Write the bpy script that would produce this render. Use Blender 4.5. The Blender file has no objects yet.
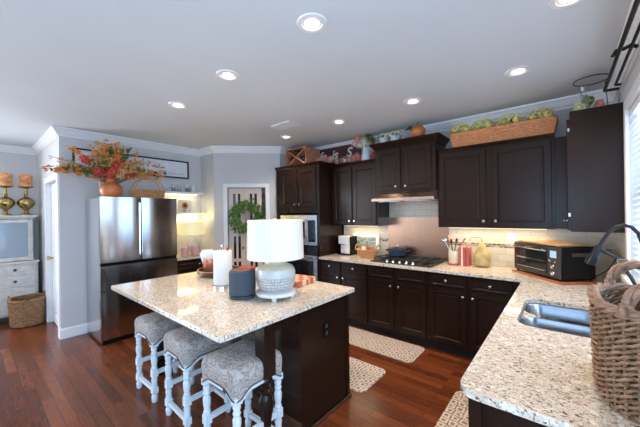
import bpy, bmesh, math, random
from mathutils import Vector, Matrix
random.seed(7)
SC = bpy.context.scene
COL = SC.collection
PI = math.pi
# ------------------------------------------------------------------ camera
F_PX, YAW, ROLL, EYE = 293.8, 0.6965, -0.014, 1.546
cam_d = bpy.data.cameras.new('camera'); cam = bpy.data.objects.new('camera', cam_d); COL.objects.link(cam)
cam_d.sensor_width = 36.0; cam_d.lens = F_PX / 640 * 36.0; cam_d.clip_start = 0.05
cam.matrix_world = Matrix.Translation((0, 0, EYE)) @ Matrix.Rotation(YAW, 4, 'Z') @ Matrix.Rotation(PI/2, 4, 'X') @ Matrix.Rotation(ROLL, 4, 'Z')
SC.camera = cam
# ------------------------------------------------------------------ world / light / exposure
SC.view_settings.view_transform = 'Standard'; SC.view_settings.look = 'None'
SC.view_settings.gamma = 1.0; SC.view_settings.use_curve_mapping = False
SC.view_settings.exposure = 0.16
SC.cycles.max_bounces = 8; SC.cycles.diffuse_bounces = 5; SC.cycles.glossy_bounces = 4
SC.cycles.sample_clamp_indirect = 6.0
W = bpy.data.worlds.new('world'); SC.world = W; W.use_nodes = True
bg = W.node_tree.nodes['Background']; bg.inputs[0].default_value = (0.34, 0.63, 1.0, 1); bg.inputs[1].default_value = 3.0

def area(name, loc, rot, sx, sy, power, color, spread=PI):
    l = bpy.data.lights.new(name, 'AREA'); l.shape = 'RECTANGLE'; l.size = sx; l.size_y = sy
    l.energy = power; l.color = color; l.spread = spread
    o = bpy.data.objects.new(name, l); COL.objects.link(o); o.location = loc; o.rotation_euler = rot
    return o
# daylight outside the sink window (faces -X) and outside the living-room windows behind (faces +Y)
area('daylight_sink_window', (0.62, 2.25, 1.75), (0, PI/2, 0), 1.2, 1.8, 34, (0.55, 0.76, 1.0))
area('daylight_nook_window', (0.62, -0.65, 1.4), (0, PI/2, 0), 1.7, 2.7, 70, (0.66, 0.82, 1.0))
area('daylight_rear_window', (-0.25, -3.50, 1.5), (PI/2, 0, 0), .95, 1.5, 16, (0.55, 0.76, 1.0))
area('fill_left_opening', (-6.95, -2.0, 1.5), (0, -PI/2, 0), 1.8, 2.0, 235, (0.93, 0.965, 1.0))  # added fill through an unseen left opening, for island and ceiling

# ------------------------------------------------------------------ materials
def ramp(nt, fac, stops):
    r = nt.nodes.new('ShaderNodeValToRGB'); e = r.color_ramp.elements
    while len(e) < len(stops): e.new(0.5)
    for i, (p, c) in enumerate(stops): e[i].position = p; e[i].color = (*c, 1)
    nt.links.new(fac, r.inputs[0]); return r.outputs[0]
def newmat(name):
    m = bpy.data.materials.new(name); m.use_nodes = True
    nt = m.node_tree; b = nt.nodes['Principled BSDF']; return m, nt, b
def coords(nt, scale=(1, 1, 1), rot=(0, 0, 0)):
    t = nt.nodes.new('ShaderNodeTexCoord'); mp = nt.nodes.new('ShaderNodeMapping')
    mp.inputs['Scale'].default_value = scale; mp.inputs['Rotation'].default_value = rot
    nt.links.new(t.outputs['Object'], mp.inputs[0]); return mp.outputs[0]
def noise(nt, vec, scale, detail=4, rough=.55, dist=0):
    n = nt.nodes.new('ShaderNodeTexNoise'); n.inputs['Scale'].default_value = scale; n.inputs['Detail'].default_value = detail
    n.inputs['Roughness'].default_value = rough; n.inputs['Distortion'].default_value = dist
    nt.links.new(vec, n.inputs['Vector']); return n.outputs['Fac']
def bump(nt, b, h, strength=.3, dist=.01):
    n = nt.nodes.new('ShaderNodeBump'); n.inputs['Strength'].default_value = strength; n.inputs['Distance'].default_value = dist
    nt.links.new(h, n.inputs['Height']); nt.links.new(n.outputs[0], b.inputs['Normal'])
def mixc(nt, fac, a, bb):
    m = nt.nodes.new('ShaderNodeMix'); m.data_type = 'RGBA'
    if isinstance(fac, float): m.inputs[0].default_value = fac
    else: nt.links.new(fac, m.inputs[0])
    for s, v in ((m.inputs[6], a), (m.inputs[7], bb)):
        if isinstance(v, tuple): s.default_value = (*v, 1)
        else: nt.links.new(v, s)
    return m.outputs[2]
def mth(nt, op, a, b=None):
    m = nt.nodes.new('ShaderNodeMath'); m.operation = op
    for i, v in enumerate((a, b)):
        if v is None: continue
        if isinstance(v, (int, float)): m.inputs[i].default_value = v
        else: nt.links.new(v, m.inputs[i])
    return m.outputs[0]
M = {}
def simple(name, c, rough=.5, metal=0, var=.12, vs=12, stretch=(1, 1, 1), bmp=0, emit=0, spec=.5, coat=0):
    m, nt, b = newmat(name)
    f = noise(nt, coords(nt, stretch), vs)
    lo = tuple(x*(1-var) for x in c); hi = tuple(min(1, x*(1+var)) for x in c)
    col = ramp(nt, f, [(.3, lo), (.7, hi)])
    nt.links.new(col, b.inputs['Base Color']); b.inputs['Roughness'].default_value = rough
    b.inputs['Metallic'].default_value = metal; b.inputs['Specular IOR Level'].default_value = spec
    if coat: b.inputs['Coat Weight'].default_value = coat; b.inputs['Coat Roughness'].default_value = .12
    if bmp: bump(nt, b, f, bmp, .004)
    if emit: nt.links.new(col, b.inputs['Emission Color']); b.inputs['Emission Strength'].default_value = emit
    M[name] = m; return m
simple('wall_paint', (.58, .57, .57), .7, var=.02, vs=3, bmp=.03)
simple('ceiling_paint', (.66, .70, .73), .8, var=.02, vs=2)
simple('trim_white', (.80, .81, .82), .35, var=.02)
simple('espresso_wood', (.0175, .0082, .0050), .24, var=.14, vs=10, stretch=(6, 6, .6), spec=.26)
simple('dark_kick', (.01, .008, .007), .6)
simple('steel', (.62, .62, .63), .22, 1, var=.05, vs=30, stretch=(30, 30, .5))
simple('fridge_steel', (.52, .51, .51), .14, 1, var=.06, vs=8, stretch=(20, 20, .3))
def aniso(name, a=.85, rot=.25):
    nt = M[name].node_tree; b = nt.nodes['Principled BSDF']; tn = nt.nodes.new('ShaderNodeTangent'); tn.direction_type = 'RADIAL'; tn.axis = 'Z'
    nt.links.new(tn.outputs[0], b.inputs['Tangent']); b.inputs['Anisotropic'].default_value = a; b.inputs['Anisotropic Rotation'].default_value = rot
aniso('fridge_steel', .9, 0.25)
simple('sink_steel', (.42, .46, .52), .22, 1, var=.04)
simple('chrome', (.75, .75, .76), .12, 1, var=.02)
simple('knob_metal', (.60, .58, .55), .25, 1, var=.05)
simple('hood_steel', (.74, .56, .46), .25, 1, var=.05, vs=6, stretch=(.4, 20, 20))  # pinkish tint puts a warm reflection into the hood's steel colour
simple('splash_steel', (.62, .41, .30), .27, 1, var=.10, vs=6, stretch=(30, 30, .3))  # the room's warm reflection is put into this steel colour as copper
simple('black_plastic', (.005, .005, .006), .22, var=.1, spec=.18)
simple('black_iron', (.012, .012, .013), .38, .3, var=.2)
simple('black_glass', (.015, .016, .018), .06, 0, var=.05)
simple('cooktop_black', (.02, .02, .02), .25, .2, var=.1)
simple('white_ceramic', (.64, .645, .64), .25, var=.04)
simple('cream_ceramic', (.58, .52, .38), .22, var=.06)
simple('stool_paint', (.66, .74, .80), .4, var=.06, vs=20)
simple('stool_piping', (.05, .045, .045), .6)
simple('towel_paper', (.70, .70, .71), .9, var=.02, vs=60, bmp=.3)
simple('speaker_cloth', (.045, .062, .085), .85, var=.25, vs=300, bmp=.4)
simple('copper', (.62, .27, .16), .3, .8, var=.12)
simple('red_berry', (.42, .04, .03), .4, var=.3)
simple('terracotta', (.56, .17, .05), .35, var=.22, vs=9)
simple('brass', (.42, .31, .13), .22, 1, var=.2, vs=7)
simple('candle_orange', (.70, .30, .12), .6, var=.45, vs=18)
simple('dark_wood', (.07, .035, .02), .4, var=.4, stretch=(1, 8, 8))
simple('board_wood', (.36, .11, .045), .4, var=.25, stretch=(2, 14, 14), vs=6)
simple('light_wood', (.60, .33, .14), .45, var=.2, stretch=(2, 14, 14), vs=6)
simple('crate_wood', (.46, .19, .10), .6, var=.35, stretch=(10, 3, 3), vs=6)
simple('bottle_glass', (.012, .014, .012), .1, var=.1)
simple('hutch_paint', (.62, .60, .56), .55, var=.12, vs=14, bmp=.1)
simple('blue_ceramic', (.58, .68, .72), .3, var=.15)
simple('pot_enamel', (.03, .045, .065), .2, var=.1)
simple('leaf_green', (.07, .16, .035), .55, var=.5, vs=25)
simple('leaf_olive', (.16, .20, .05), .55, var=.5, vs=25)
simple('leaf_dark', (.02, .035, .015), .55, var=.3)
simple('wreath_green', (.075, .16, .02), .5, var=.6, vs=25)
simple('flower_orange', (.74, .26, .05), .6, var=.35, vs=40)
simple('flower_red', (.60, .075, .05), .6, var=.45, vs=40)
simple('flower_lime', (.72, .64, .22), .6, var=.3, vs=40)
simple('flower_yellow', (.66, .37, .14), .6, var=.35, vs=40)
simple('flower_cream', (.76, .70, .38), .6, var=.4, vs=40)
simple('flower_white', (.78, .74, .66), .6, var=.12, vs=40)
simple('flower_pink', (.78, .26, .20), .6, var=.35, vs=40)
simple('flower_blush', (.72, .45, .38), .6, var=.3, vs=30)
simple('twig', (.10, .06, .03), .7)
simple('sign_maroon', (.075, .022, .028), .5, var=.5, vs=6)
simple('sign_letter', (.80, .74, .66), .5, var=.05)
simple('picture_paper', (.72, .74, .78), .6, var=.05, vs=8)
simple('landscape_print', (.30, .35, .33), .6, var=.6, vs=14, stretch=(1, 1, 3))
simple('picture_ink', (.20, .28, .42), .6)
simple('picture_red', (.55, .16, .12), .6)
simple('frame_black', (.02, .017, .015), .4)
simple('sunflower_paper', (.78, .72, .58), .6, var=.05)
simple('pear_ceramic', (.42, .31, .13), .35, var=.35, vs=14)
simple('paper_white', (.80, .80, .82), .7, var=.03)
simple('book_red', (.50, .07, .06), .5); simple('book_cream', (.72, .66, .55), .5); simple('book_brown', (.18, .09, .05), .5)
simple('candy_pink', (.66, .22, .15), .5, var=.45, vs=60)
simple('soap_white', (.70, .72, .74), .3, var=.03)
simple('knob_black', (.02, .018, .02), .35)
simple('utensil_dark', (.04, .035, .03), .4)
simple('napkin_white', (.78, .80, .86), .8, var=.05)
simple('door_cream', (.72, .58, .46), .45, var=.05)
simple('pantry_goods', (.25, .10, .05), .6, var=.9, vs=9)
simple('sky_reflect_pane', (.03, .05, .07), .05, var=.1)

def emis(name, c, s):
    m, nt, b = newmat(name)
    b.inputs['Base Color'].default_value = (*c, 1); b.inputs['Emission Color'].default_value = (*c, 1)
    b.inputs['Emission Strength'].default_value = s; M[name] = m
emis('bulb_glow', (1, .80, .58), 6); emis('strip_glow', (1, .80, .48), 4)
emis('shade_lit', (.62, .60, .53), .20); emis('niche_shade_lit', (.78, .68, .38), .55)
emis('display_blue', (.35, .55, .75), .25)

def glass(name, c=(.9, .95, 1), rough=.02, alpha=.25):
    m, nt, b = newmat(name)
    b.inputs['Base Color'].default_value = (*c, 1); b.inputs['Roughness'].default_value = rough
    b.inputs['Alpha'].default_value = alpha; M[name] = m
glass('clear_glass', alpha=.12); glass('window_glass', alpha=.06); glass('hutch_glass', (.55, .68, .80), .05, .35)

def translucent(name, c, w=.5):
    m, nt, b = newmat(name)
    t = nt.nodes.new('ShaderNodeBsdfTranslucent'); t.inputs[0].default_value = (*c, 1)
    b.inputs['Base Color'].default_value = (*c, 1); b.inputs['Roughness'].default_value = .5
    mx = nt.nodes.new('ShaderNodeMixShader'); mx.inputs[0].default_value = w
    nt.links.new(b.outputs[0], mx.inputs[1]); nt.links.new(t.outputs[0], mx.inputs[2])
    nt.links.new(mx.outputs[0], nt.nodes['Material Output'].inputs[0]); M[name] = m
translucent('blind_slat', (.88, .90, .93), .65)

def m_granite():
    m, nt, b = newmat('granite')
    v = coords(nt)
    base = ramp(nt, noise(nt, v, 7, 5, .65), [(.3, (.53, .43, .33)), (.5, (.64, .56, .46)), (.7, (.57, .45, .34))])
    def flecks(base, scl, rot, sc, th, col, dt=3):
        f = noise(nt, coords(nt, scl, (0, 0, rot)), sc, dt, .6); return mixc(nt, mth(nt, 'GREATER_THAN', f, th), base, col)
    c = flecks(base, (1, 1, 1), 0, 50, .57, (.74, .69, .62), 2)
    c = flecks(c, (1, 2.8, 1), .6, 48, .605, (.21, .12, .08))
    c = flecks(c, (2.6, 1, 1), -.5, 62, .615, (.26, .23, .22))
    c = flecks(c, (1, 2.4, 1), 1.2, 56, .635, (.045, .04, .045))
    nt.links.new(c, b.inputs['Base Color']); b.inputs['Roughness'].default_value = .07
    M['granite'] = m
m_granite()
def m_floor():
    m, nt, b = newmat('wood_floor')
    br = nt.nodes.new('ShaderNodeTexBrick'); nt.links.new(coords(nt), br.inputs['Vector'])
    br.inputs['Color1'].default_value = (0, 0, 0, 1); br.inputs['Color2'].default_value = (1, 1, 1, 1); br.inputs['Mortar'].default_value = (.5, .5, .5, 1)
    br.inputs['Scale'].default_value = 1; br.inputs['Brick Width'].default_value = .85; br.inputs['Row Height'].default_value = .075
    br.inputs['Mortar Size'].default_value = .0012; br.inputs['Bias'].default_value = 0; br.offset = .37
    vg = coords(nt, (1.5, 22, 1)); g = noise(nt, vg, 5, 6, .65, .8)
    tone = mth(nt, 'ADD', mth(nt, 'MULTIPLY', br.outputs['Color'], .35), mth(nt, 'MULTIPLY', g, .75))
    col = ramp(nt, tone, [(.25, (.055, .014, .006)), (.6, (.14, .036, .012)), (1.0, (.28, .080, .026))])
    dk = mixc(nt, br.outputs['Fac'], col, (.03, .012, .006))
    nt.links.new(dk, b.inputs['Base Color']); b.inputs['Roughness'].default_value = .24
    bump(nt, b, g, .05, .003); M['wood_floor'] = m
m_floor()
def m_tile():
    m, nt, b = newmat('backsplash_tile')
    # rotate so brick rows stack along Z on walls facing -Y
    t = nt.nodes.new('ShaderNodeTexCoord'); s = nt.nodes.new('ShaderNodeSeparateXYZ'); nt.links.new(t.outputs['Object'], s.inputs[0])
    cb = nt.nodes.new('ShaderNodeCombineXYZ'); nt.links.new(mth(nt, 'ADD', s.outputs[0], s.outputs[1]), cb.inputs[0]); nt.links.new(s.outputs[2], cb.inputs[1])
    br = nt.nodes.new('ShaderNodeTexBrick'); nt.links.new(cb.outputs[0], br.inputs['Vector'])
    br.inputs['Color1'].default_value = (.60, .55, .46, 1); br.inputs['Color2'].default_value = (.68, .63, .54, 1); br.inputs['Mortar'].default_value = (.50, .46, .39, 1)
    br.inputs['Scale'].default_value = 1; br.inputs['Brick Width'].default_value = .15; br.inputs['Row Height'].default_value = .075; br.inputs['Mortar Size'].default_value = .003
    b2 = nt.nodes.new('ShaderNodeTexBrick'); nt.links.new(cb.outputs[0], b2.inputs['Vector'])
    b2.inputs['Color1'].default_value = (.04, .03, .025, 1); b2.inputs['Color2'].default_value = (.55, .42, .30, 1); b2.inputs['Mortar'].default_value = (.6, .55, .46, 1)
    b2.inputs['Scale'].default_value = 1; b2.inputs['Brick Width'].default_value = .045; b2.inputs['Row Height'].default_value = .0225; b2.inputs['Mortar Size'].default_value = .002
    band = mth(nt, 'MULTIPLY', mth(nt, 'GREATER_THAN', s.outputs[2], 1.125), mth(nt, 'LESS_THAN', s.outputs[2], 1.17))
    nt.links.new(mixc(nt, band, br.outputs['Color'], b2.outputs['Color']), b.inputs['Base Color'])
    b.inputs['Roughness'].default_value = .3; M['backsplash_tile'] = m
m_tile()
def m_wicker(name, lo, hi, vs=9, wave=0):
    m, nt, b = newmat(name)
    f = noise(nt, coords(nt, (1, 1, 2.5)), vs, 5, .7)
    nt.links.new(ramp(nt, f, [(.3, lo), (.68, hi)]), b.inputs['Base Color']); b.inputs['Roughness'].default_value = .6
    g = noise(nt, coords(nt), 160, 2); bump(nt, b, g, .3, .002); M[name] = m
m_wicker('wicker_grey', (.065, .032, .016), (.40, .23, .13), 26)
m_wicker('rope_brown', (.15, .075, .04), (.42, .26, .17), 22)
m_wicker('wicker_tan', (.42, .15, .055), (.86, .40, .18), 34)
m_wicker('wicker_brown', (.14, .065, .025), (.42, .22, .10), 20)
m_wicker('wicker_honey', (.34, .15, .05), (.68, .36, .15), 20)
def m_paisley():
    m, nt, b = newmat('paisley_fabric')
    v = coords(nt)
    n = nt.nodes.new('ShaderNodeTexNoise'); n.inputs['Scale'].default_value = 7; n.inputs['Detail'].default_value = 1; nt.links.new(v, n.inputs['Vector'])
    wv = nt.nodes.new('ShaderNodeTexWave'); wv.wave_type = 'RINGS'; wv.inputs['Scale'].default_value = 13; wv.inputs['Distortion'].default_value = 16
    wv.inputs['Detail'].default_value = 2; wv.inputs['Detail Scale'].default_value = 1.4; nt.links.new(v, wv.inputs['Vector'])
    c = ramp(nt, wv.outputs['Fac'], [(.2, (.25, .225, .215)), (.5, (.36, .315, .285)), (.8, (.43, .385, .355))])
    nt.links.new(c, b.inputs['Base Color']); b.inputs['Roughness'].default_value = .8; M['paisley_fabric'] = m
m_paisley()
def m_rug():
    m, nt, b = newmat('rug_pattern')
    vo = nt.nodes.new('ShaderNodeTexVoronoi'); vo.feature = 'DISTANCE_TO_EDGE'; vo.inputs['Scale'].default_value = 15; vo.inputs['Randomness'].default_value = .25
    nt.links.new(coords(nt), vo.inputs['Vector'])
    f2 = noise(nt, coords(nt), 60, 2)
    a = mth(nt, 'ADD', vo.outputs['Distance'], mth(nt, 'MULTIPLY', f2, .25))
    c = ramp(nt, a, [(.16, (.14, .10, .09)), (.20, (.60, .50, .42)), (.40, (.62, .52, .44)), (.46, (.20, .14, .13))])
    nt.links.new(c, b.inputs['Base Color']); b.inputs['Roughness'].default_value = .85; bump(nt, b, a, .2, .003); M['rug_pattern'] = m
m_rug()
def m_endgrain():
    m, nt, b = newmat('striped_board')
    ch = nt.nodes.new('ShaderNodeTexChecker'); ch.inputs['Scale'].default_value = 18
    ch.inputs['Color1'].default_value = (.42, .10, .05, 1); ch.inputs['Color2'].default_value = (.66, .46, .30, 1)
    nt.links.new(coords(nt, (1, 1, .4)), ch.inputs['Vector']); nt.links.new(ch.outputs[0], b.inputs['Base Color']); b.inputs['Roughness'].default_value = .35
    M['striped_board'] = m
m_endgrain()
def m_embossed():
    m, nt, b = newmat('embossed_ceramic')
    t = nt.nodes.new('ShaderNodeTexCoord'); s = nt.nodes.new('ShaderNodeSeparateXYZ'); nt.links.new(t.outputs['Object'], s.inputs[0])
    an = mth(nt, 'MULTIPLY', mth(nt, 'ARCTAN2', s.outputs[1], s.outputs[0]), 22)
    zz = mth(nt, 'MULTIPLY', s.outputs[2], 150)
    d1 = mth(nt, 'SINE', mth(nt, 'ADD', an, zz)); d2 = mth(nt, 'SINE', mth(nt, 'SUBTRACT', an, zz))
    h = mth(nt, 'MULTIPLY', d1, d2)
    msk = mth(nt, 'MULTIPLY', mth(nt, 'GREATER_THAN', s.outputs[2], .07), mth(nt, 'LESS_THAN', s.outputs[2], .165))
    hh = mth(nt, 'MULTIPLY', h, msk)
    c = ramp(nt, hh, [(0, (.50, .505, .50)), (.6, (.37, .37, .36))])
    nt.links.new(c, b.inputs['Base Color']); b.inputs['Roughness'].default_value = .28; bump(nt, b, hh, .8, .006)
    M['embossed_ceramic'] = m
m_embossed()

# ------------------------------------------------------------------ mesh helpers
def frame_rot(d):
    d = Vector(d).normalized(); a = Vector((0, 0, 1)) if abs(d.z) < .95 else Vector((1, 0, 0))
    x = d.cross(a).normalized(); return x, x.cross(d).normalized()
class MB:
    def __init__(s): s.v = []; s.f = []
    def add(s, vs, fs):
        n = len(s.v); s.v += [tuple(v) for v in vs]; s.f += [tuple(i+n for i in f) for f in fs]; return s
    def box(s, x0, x1, y0, y1, z0, z1, T=None):
        vs = [Vector(p) for p in ((x0,y0,z0),(x1,y0,z0),(x1,y1,z0),(x0,y1,z0),(x0,y0,z1),(x1,y0,z1),(x1,y1,z1),(x0,y1,z1))]
        if T: vs = [T @ p for p in vs]
        return s.add(vs, [(0,3,2,1),(4,5,6,7),(0,1,5,4),(1,2,6,5),(2,3,7,6),(3,0,4,7)])
    def loops(s, loops, cap0=True, cap1=True, closed=True):
        n = len(loops[0]); b = len(s.v); fs = []
        for l in loops: s.v += [tuple(p) for p in l]
        for i in range(len(loops)-1):
            for j in range(n if closed else n-1):
                k = (j+1) % n; fs.append((b+i*n+j, b+i*n+k, b+(i+1)*n+k, b+(i+1)*n+j))
        if cap0: fs.append(tuple(b+j for j in reversed(range(n))))
        if cap1: fs.append(tuple(b+(len(loops)-1)*n+j for j in range(n)))
        s.f += fs; return s
    def lathe(s, prof, c=(0, 0, 0), n=24, ax=None, sx=1, sy=1):
        c = Vector(c); X, Y, Z = Vector((1,0,0)), Vector((0,1,0)), Vector((0,0,1))
        if ax is not None: Z = Vector(ax).normalized(); X, Y = frame_rot(Z)
        return s.loops([[c + Z*z + (X*math.cos(2*PI*j/n)*sx + Y*math.sin(2*PI*j/n)*sy)*max(r, 1e-4) for j in range(n)] for r, z in prof])
    def cyl(s, c, r, h, n=20, ax=None): return s.lathe([(r, 0), (r, h)], c, n, ax)
    def tube(s, pts, r, n=8, closed=False):
        pts = [Vector(p) for p in pts]; L = []; m = len(pts)
        up = None
        for i, p in enumerate(pts):
            if closed: d = pts[(i+1) % m] - pts[i-1]
            else: d = pts[min(i+1, m-1)] - pts[max(i-1, 0)]
            d.normalize()
            if up is None: x, y = frame_rot(d)
            else:
                x = (up - d*up.dot(d)).normalized(); y = x.cross(d)
            up = x
            rr = r[i] if isinstance(r, (list, tuple)) else r
            L.append([p + (x*math.cos(2*PI*j/n) + y*math.sin(2*PI*j/n))*rr for j in range(n)])
        if closed: L.append(L[0]); return s.loops(L, False, False)
        return s.loops(L)
    def sph(s, c, r, n=12, k=8, sz=1):
        return s.lathe([(r*math.sin(PI*i/k), -r*math.cos(PI*i/k)*sz) for i in range(k+1)], c, n)
    def panel(s, O, U, V, N, w, h, t=.02, fr=.055, rec=.009):
        """raised-frame door: front face toward N"""
        O, U, V, N = map(Vector, (O, U, V, N))
        def rect(i, d): return [O+U*i+V*i+N*d, O+U*(w-i)+V*i+N*d, O+U*(w-i)+V*(h-i)+N*d, O+U*i+V*(h-i)+N*d]
        if U.cross(V).dot(N) < 0:
            return s.loops([list(reversed(r)) for r in (rect(0,0), rect(0,t-.003), rect(.003,t), rect(fr,t), rect(fr+.008,t-rec), rect(fr+.02,t-rec), rect(fr+.024,t-rec+.003))])
        return s.loops([rect(0,0), rect(0,t-.003), rect(.003,t), rect(fr,t), rect(fr+.008,t-rec), rect(fr+.02,t-rec), rect(fr+.024,t-rec+.003)])
    def build(s, name, mat, parent=None, at=None, world=True, smooth=False, bevel=0, sub=0):
        me = bpy.data.meshes.new(name); o = bpy.data.objects.new(name, me); COL.objects.link(o)
        org = Vector((0, 0, 0))
        if parent is not None and world: org = wloc(parent)
        elif at is not None: org = Vector(at)
        if parent is not None: o.parent = parent
        if at is not None and parent is None: o.location = at
        vs = [Vector(v) - org for v in s.v] if (world) else s.v
        me.from_pydata([tuple(v) for v in vs], [], s.f); me.validate()
        bm = bmesh.new(); bm.from_mesh(me); bmesh.ops.recalc_face_normals(bm, faces=bm.faces); bm.to_mesh(me); bm.free()
        me.materials.append(M[mat] if isinstance(mat, str) else mat)
        if smooth: smooth_by_angle(me, 40)
        if bevel:
            b = o.modifiers.new('bevel', 'BEVEL'); b.width = bevel; b.segments = 2; b.limit_method = 'ANGLE'; b.angle_limit = .7
        if sub:
            b = o.modifiers.new('sub', 'SUBSURF'); b.levels = sub; b.render_levels = sub
        return o
def smooth_by_angle(me, deg):
    bm = bmesh.new(); bm.from_mesh(me)
    for f in bm.faces: f.smooth = True
    for e in bm.edges:
        if len(e.link_faces) != 2 or e.calc_face_angle(0) > math.radians(deg): e.smooth = False
    bm.to_mesh(me); bm.free()
WL = {}
def wloc(o):
    p = Vector((0, 0, 0))
    while o is not None: p += o.location; o = o.parent
    return p
def tag(o, label=None, cat=None, group=None, kind=None):
    if label: o['label'] = label
    if cat: o['category'] = cat
    if group: o['group'] = group
    if kind: o['kind'] = kind
    return o
def thing(name, label, cat, loc=(0, 0, 0), rz=0, group=None):
    o = bpy.data.objects.new(name, None); COL.objects.link(o); o.location = loc; o.rotation_euler = (0, 0, rz)
    o.empty_display_size = .05
    return tag(o, label, cat, group)
def struct(o): o['kind'] = 'structure'; return o
def copy_tree(o, parent=None):
    c = o.copy(); COL.objects.link(c); c.parent = parent
    for ch in list(o.children): copy_tree(ch, c)
    return c
def lerp(a, b, t): return a + (b-a)*t
def rrect(x0, x1, y0, y1, r, n=6):
    pts = []
    for cx, cy, a0 in ((x1-r, y0+r, -PI/2), (x1-r, y1-r, 0), (x0+r, y1-r, PI/2), (x0+r, y0+r, PI)):
        for i in range(n+1): a = a0 + PI/2*i/n; pts.append((cx+r*math.cos(a), cy+r*math.sin(a)))
    return pts
def slab(name, outer, holes, z0, z1, mat, parent=None, bevel=.004, at=None):
    bm = bmesh.new(); edges = []
    for lp in [outer]+holes:
        vs = [bm.verts.new((x, y, z1)) for x, y in lp]
        for i in range(len(vs)): edges.append(bm.edges.new((vs[i], vs[(i+1) % len(vs)])))
    bmesh.ops.triangle_fill(bm, use_beauty=True, edges=edges)
    r = bmesh.ops.extrude_face_region(bm, geom=list(bm.faces))
    bmesh.ops.translate(bm, verts=[v for v in r['geom'] if isinstance(v, bmesh.types.BMVert)], vec=(0, 0, z0-z1))
    bm.verts.index_update()
    mb = MB(); mb.v = [tuple(v.co) for v in bm.verts]; mb.f = [tuple(v.index for v in f.verts) for f in bm.faces]; bm.free()
    return mb.build(name, mat, parent, at=at, bevel=bevel)
def sweep(path, prof, closed=False):
    """profile (offset to the left of travel, z) swept along a flat polyline with mitred corners"""
    mb = MB(); n = len(path); P = [Vector((x, y)) for x, y in path]; L = []
    for i in range(n):
        d0 = (P[i]-P[i-1]).normalized() if (i > 0 or closed) else None
        d1 = (P[(i+1) % n]-P[i]).normalized() if (i < n-1 or closed) else None
        if d0 is None: d0 = d1
        if d1 is None: d1 = d0
        n0, n1 = Vector((-d0.y, d0.x)), Vector((-d1.y, d1.x)); m = (n0+n1).normalized(); k = 1/max(.3, m.dot(n0))
        L.append([Vector((P[i].x+m.x*k*o, P[i].y+m.y*k*o, z)) for o, z in prof])
    if closed: L.append(L[0])
    return mb.loops(L, not closed, not closed)

# ------------------------------------------------------------------ room shell
CE = 2.68; XR = .362; YB = 3.91; XF = -4.915; YN = 2.62; HW = .74; XL = -6.72; YS = -3.3
A = (-3.72, 3.40); B = (-4.48, 2.62)
struct(MB().box(-7.4, .5, -3.5, 4.6, -.08, 0).build('floor', 'wood_floor'))
struct(MB().box(-7.4, .5, -3.5, 4.6, CE, CE+.08).build('ceiling', 'ceiling_paint'))
WY0, WY1, WZ0, WZ1 = 1.38, 3.10, 1.05, 2.27
NY0, NY1, NZ0, NZ1 = -2.05, .75, .5, 2.3
struct(MB().box(XR, XR+.12, YS, NY0, 0, CE).box(XR, XR+.12, NY1, WY0, 0, CE).box(XR, XR+.12, NY0, NY1, 0, NZ0).box(XR, XR+.12, NY0, NY1, NZ1, CE).box(XR, XR+.12, WY1, YB+.1, 0, CE).box(XR, XR+.12, WY0, WY1, 0, WZ0).box(XR, XR+.12, WY0, WY1, WZ1, CE).build('wall_right', 'wall_paint'))
struct(MB().box(A[0]+.0, XR, YB, YB+.1, 0, CE).build('wall_back', 'wall_paint'))
struct(MB().box(A[0]-.1, A[0], A[1], YB+.1, 0, CE).build('wall_pantry_side', 'wall_paint'))
# diagonal pantry wall with its doorway
dA, dB = Vector((*B, 0)), Vector((*A, 0)); DU = (dB-dA).normalized(); DN = Vector((DU.y, -DU.x, 0)); DL = (dB-dA).length
TD = Matrix(((DU.x, -DN.x, 0, dA.x), (DU.y, -DN.y, 0, dA.y), (0, 0, 1, 0), (0, 0, 0, 1)))   # local x along the wall, y away from the room
DO0, DO1, DH = .215, .845, 2.0
struct(MB().box(0, DO0, 0, .1, 0, CE, TD).box(DO1, DL, 0, .1, 0, CE, TD).box(DO0, DO1, 0, .1, DH, CE, TD).build('wall_pantry', 'wall_paint'))
struct(MB().box(XF-.1, B[0], YN, YN+.1, 0, CE).build('wall_niche', 'wall_paint'))
struct(MB().box(XF-.1, XF, HW, YN, 0, CE).build('wall_fridge', 'wall_paint'))
HX0, HX1, HH = -5.86, -5.02, 2.04
struct(MB().box(XL-.1, HX0, HW, HW+.12, 0, CE).box(HX1, XF-.1, HW, HW+.12, 0, CE).box(HX0, HX1, HW, HW+.12, HH, CE).build('wall_hall', 'wall_paint'))
LY0, LY1, LZ0, LZ1 = -3.1, -.9, .5, 2.4
struct(MB().box(XL-.1, XL, YS, LY0, 0, CE).box(XL-.1, XL, LY1, HW, 0, CE).box(XL-.1, XL, LY0, LY1, 0, LZ0).box(XL-.1, XL, LY0, LY1, LZ1, CE).build('wall_left', 'wall_paint'))
RX0, RX1, RZ0, RZ1 = -.75, .28, .1, 2.5
struct(MB().box(XL, RX0, YS-.1, YS, 0, CE).box(RX1, XR, YS-.1, YS, 0, CE).box(RX0, RX1, YS-.1, YS, 0, RZ0).box(RX0, RX1, YS-.1, YS, RZ1, CE).build('wall_front', 'wall_paint'))
def window_grid(name, T, w, z0, z1, n):
    """frame of a window of width w along local x, in the wall thickness"""
    mb = MB()
    for i in range(n+1):
        x = w*i/n; x0, x1 = max(0, x-.035), min(w, x+.035); mb.box(x0, x1, -.02, .05, z0, z1, T)
    mb.box(0, w, -.02, .05, z0, z0+.06, T).box(0, w, -.02, .05, z1-.06, z1, T).box(0, w, -.01, .04, (z0+z1)/2-.02, (z0+z1)/2+.02, T)
    struct(mb.build(name, 'trim_white'))
window_grid('window_2', Matrix.Translation((RX0, YS-.07, 0)), RX1-RX0, RZ0, RZ1, 2)
window_grid('window_3', Matrix.Translation((XR+.05, NY0, 0)) @ Matrix.Rotation(PI/2, 4, 'Z'), NY1-NY0, NZ0, NZ1, 3)
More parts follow.
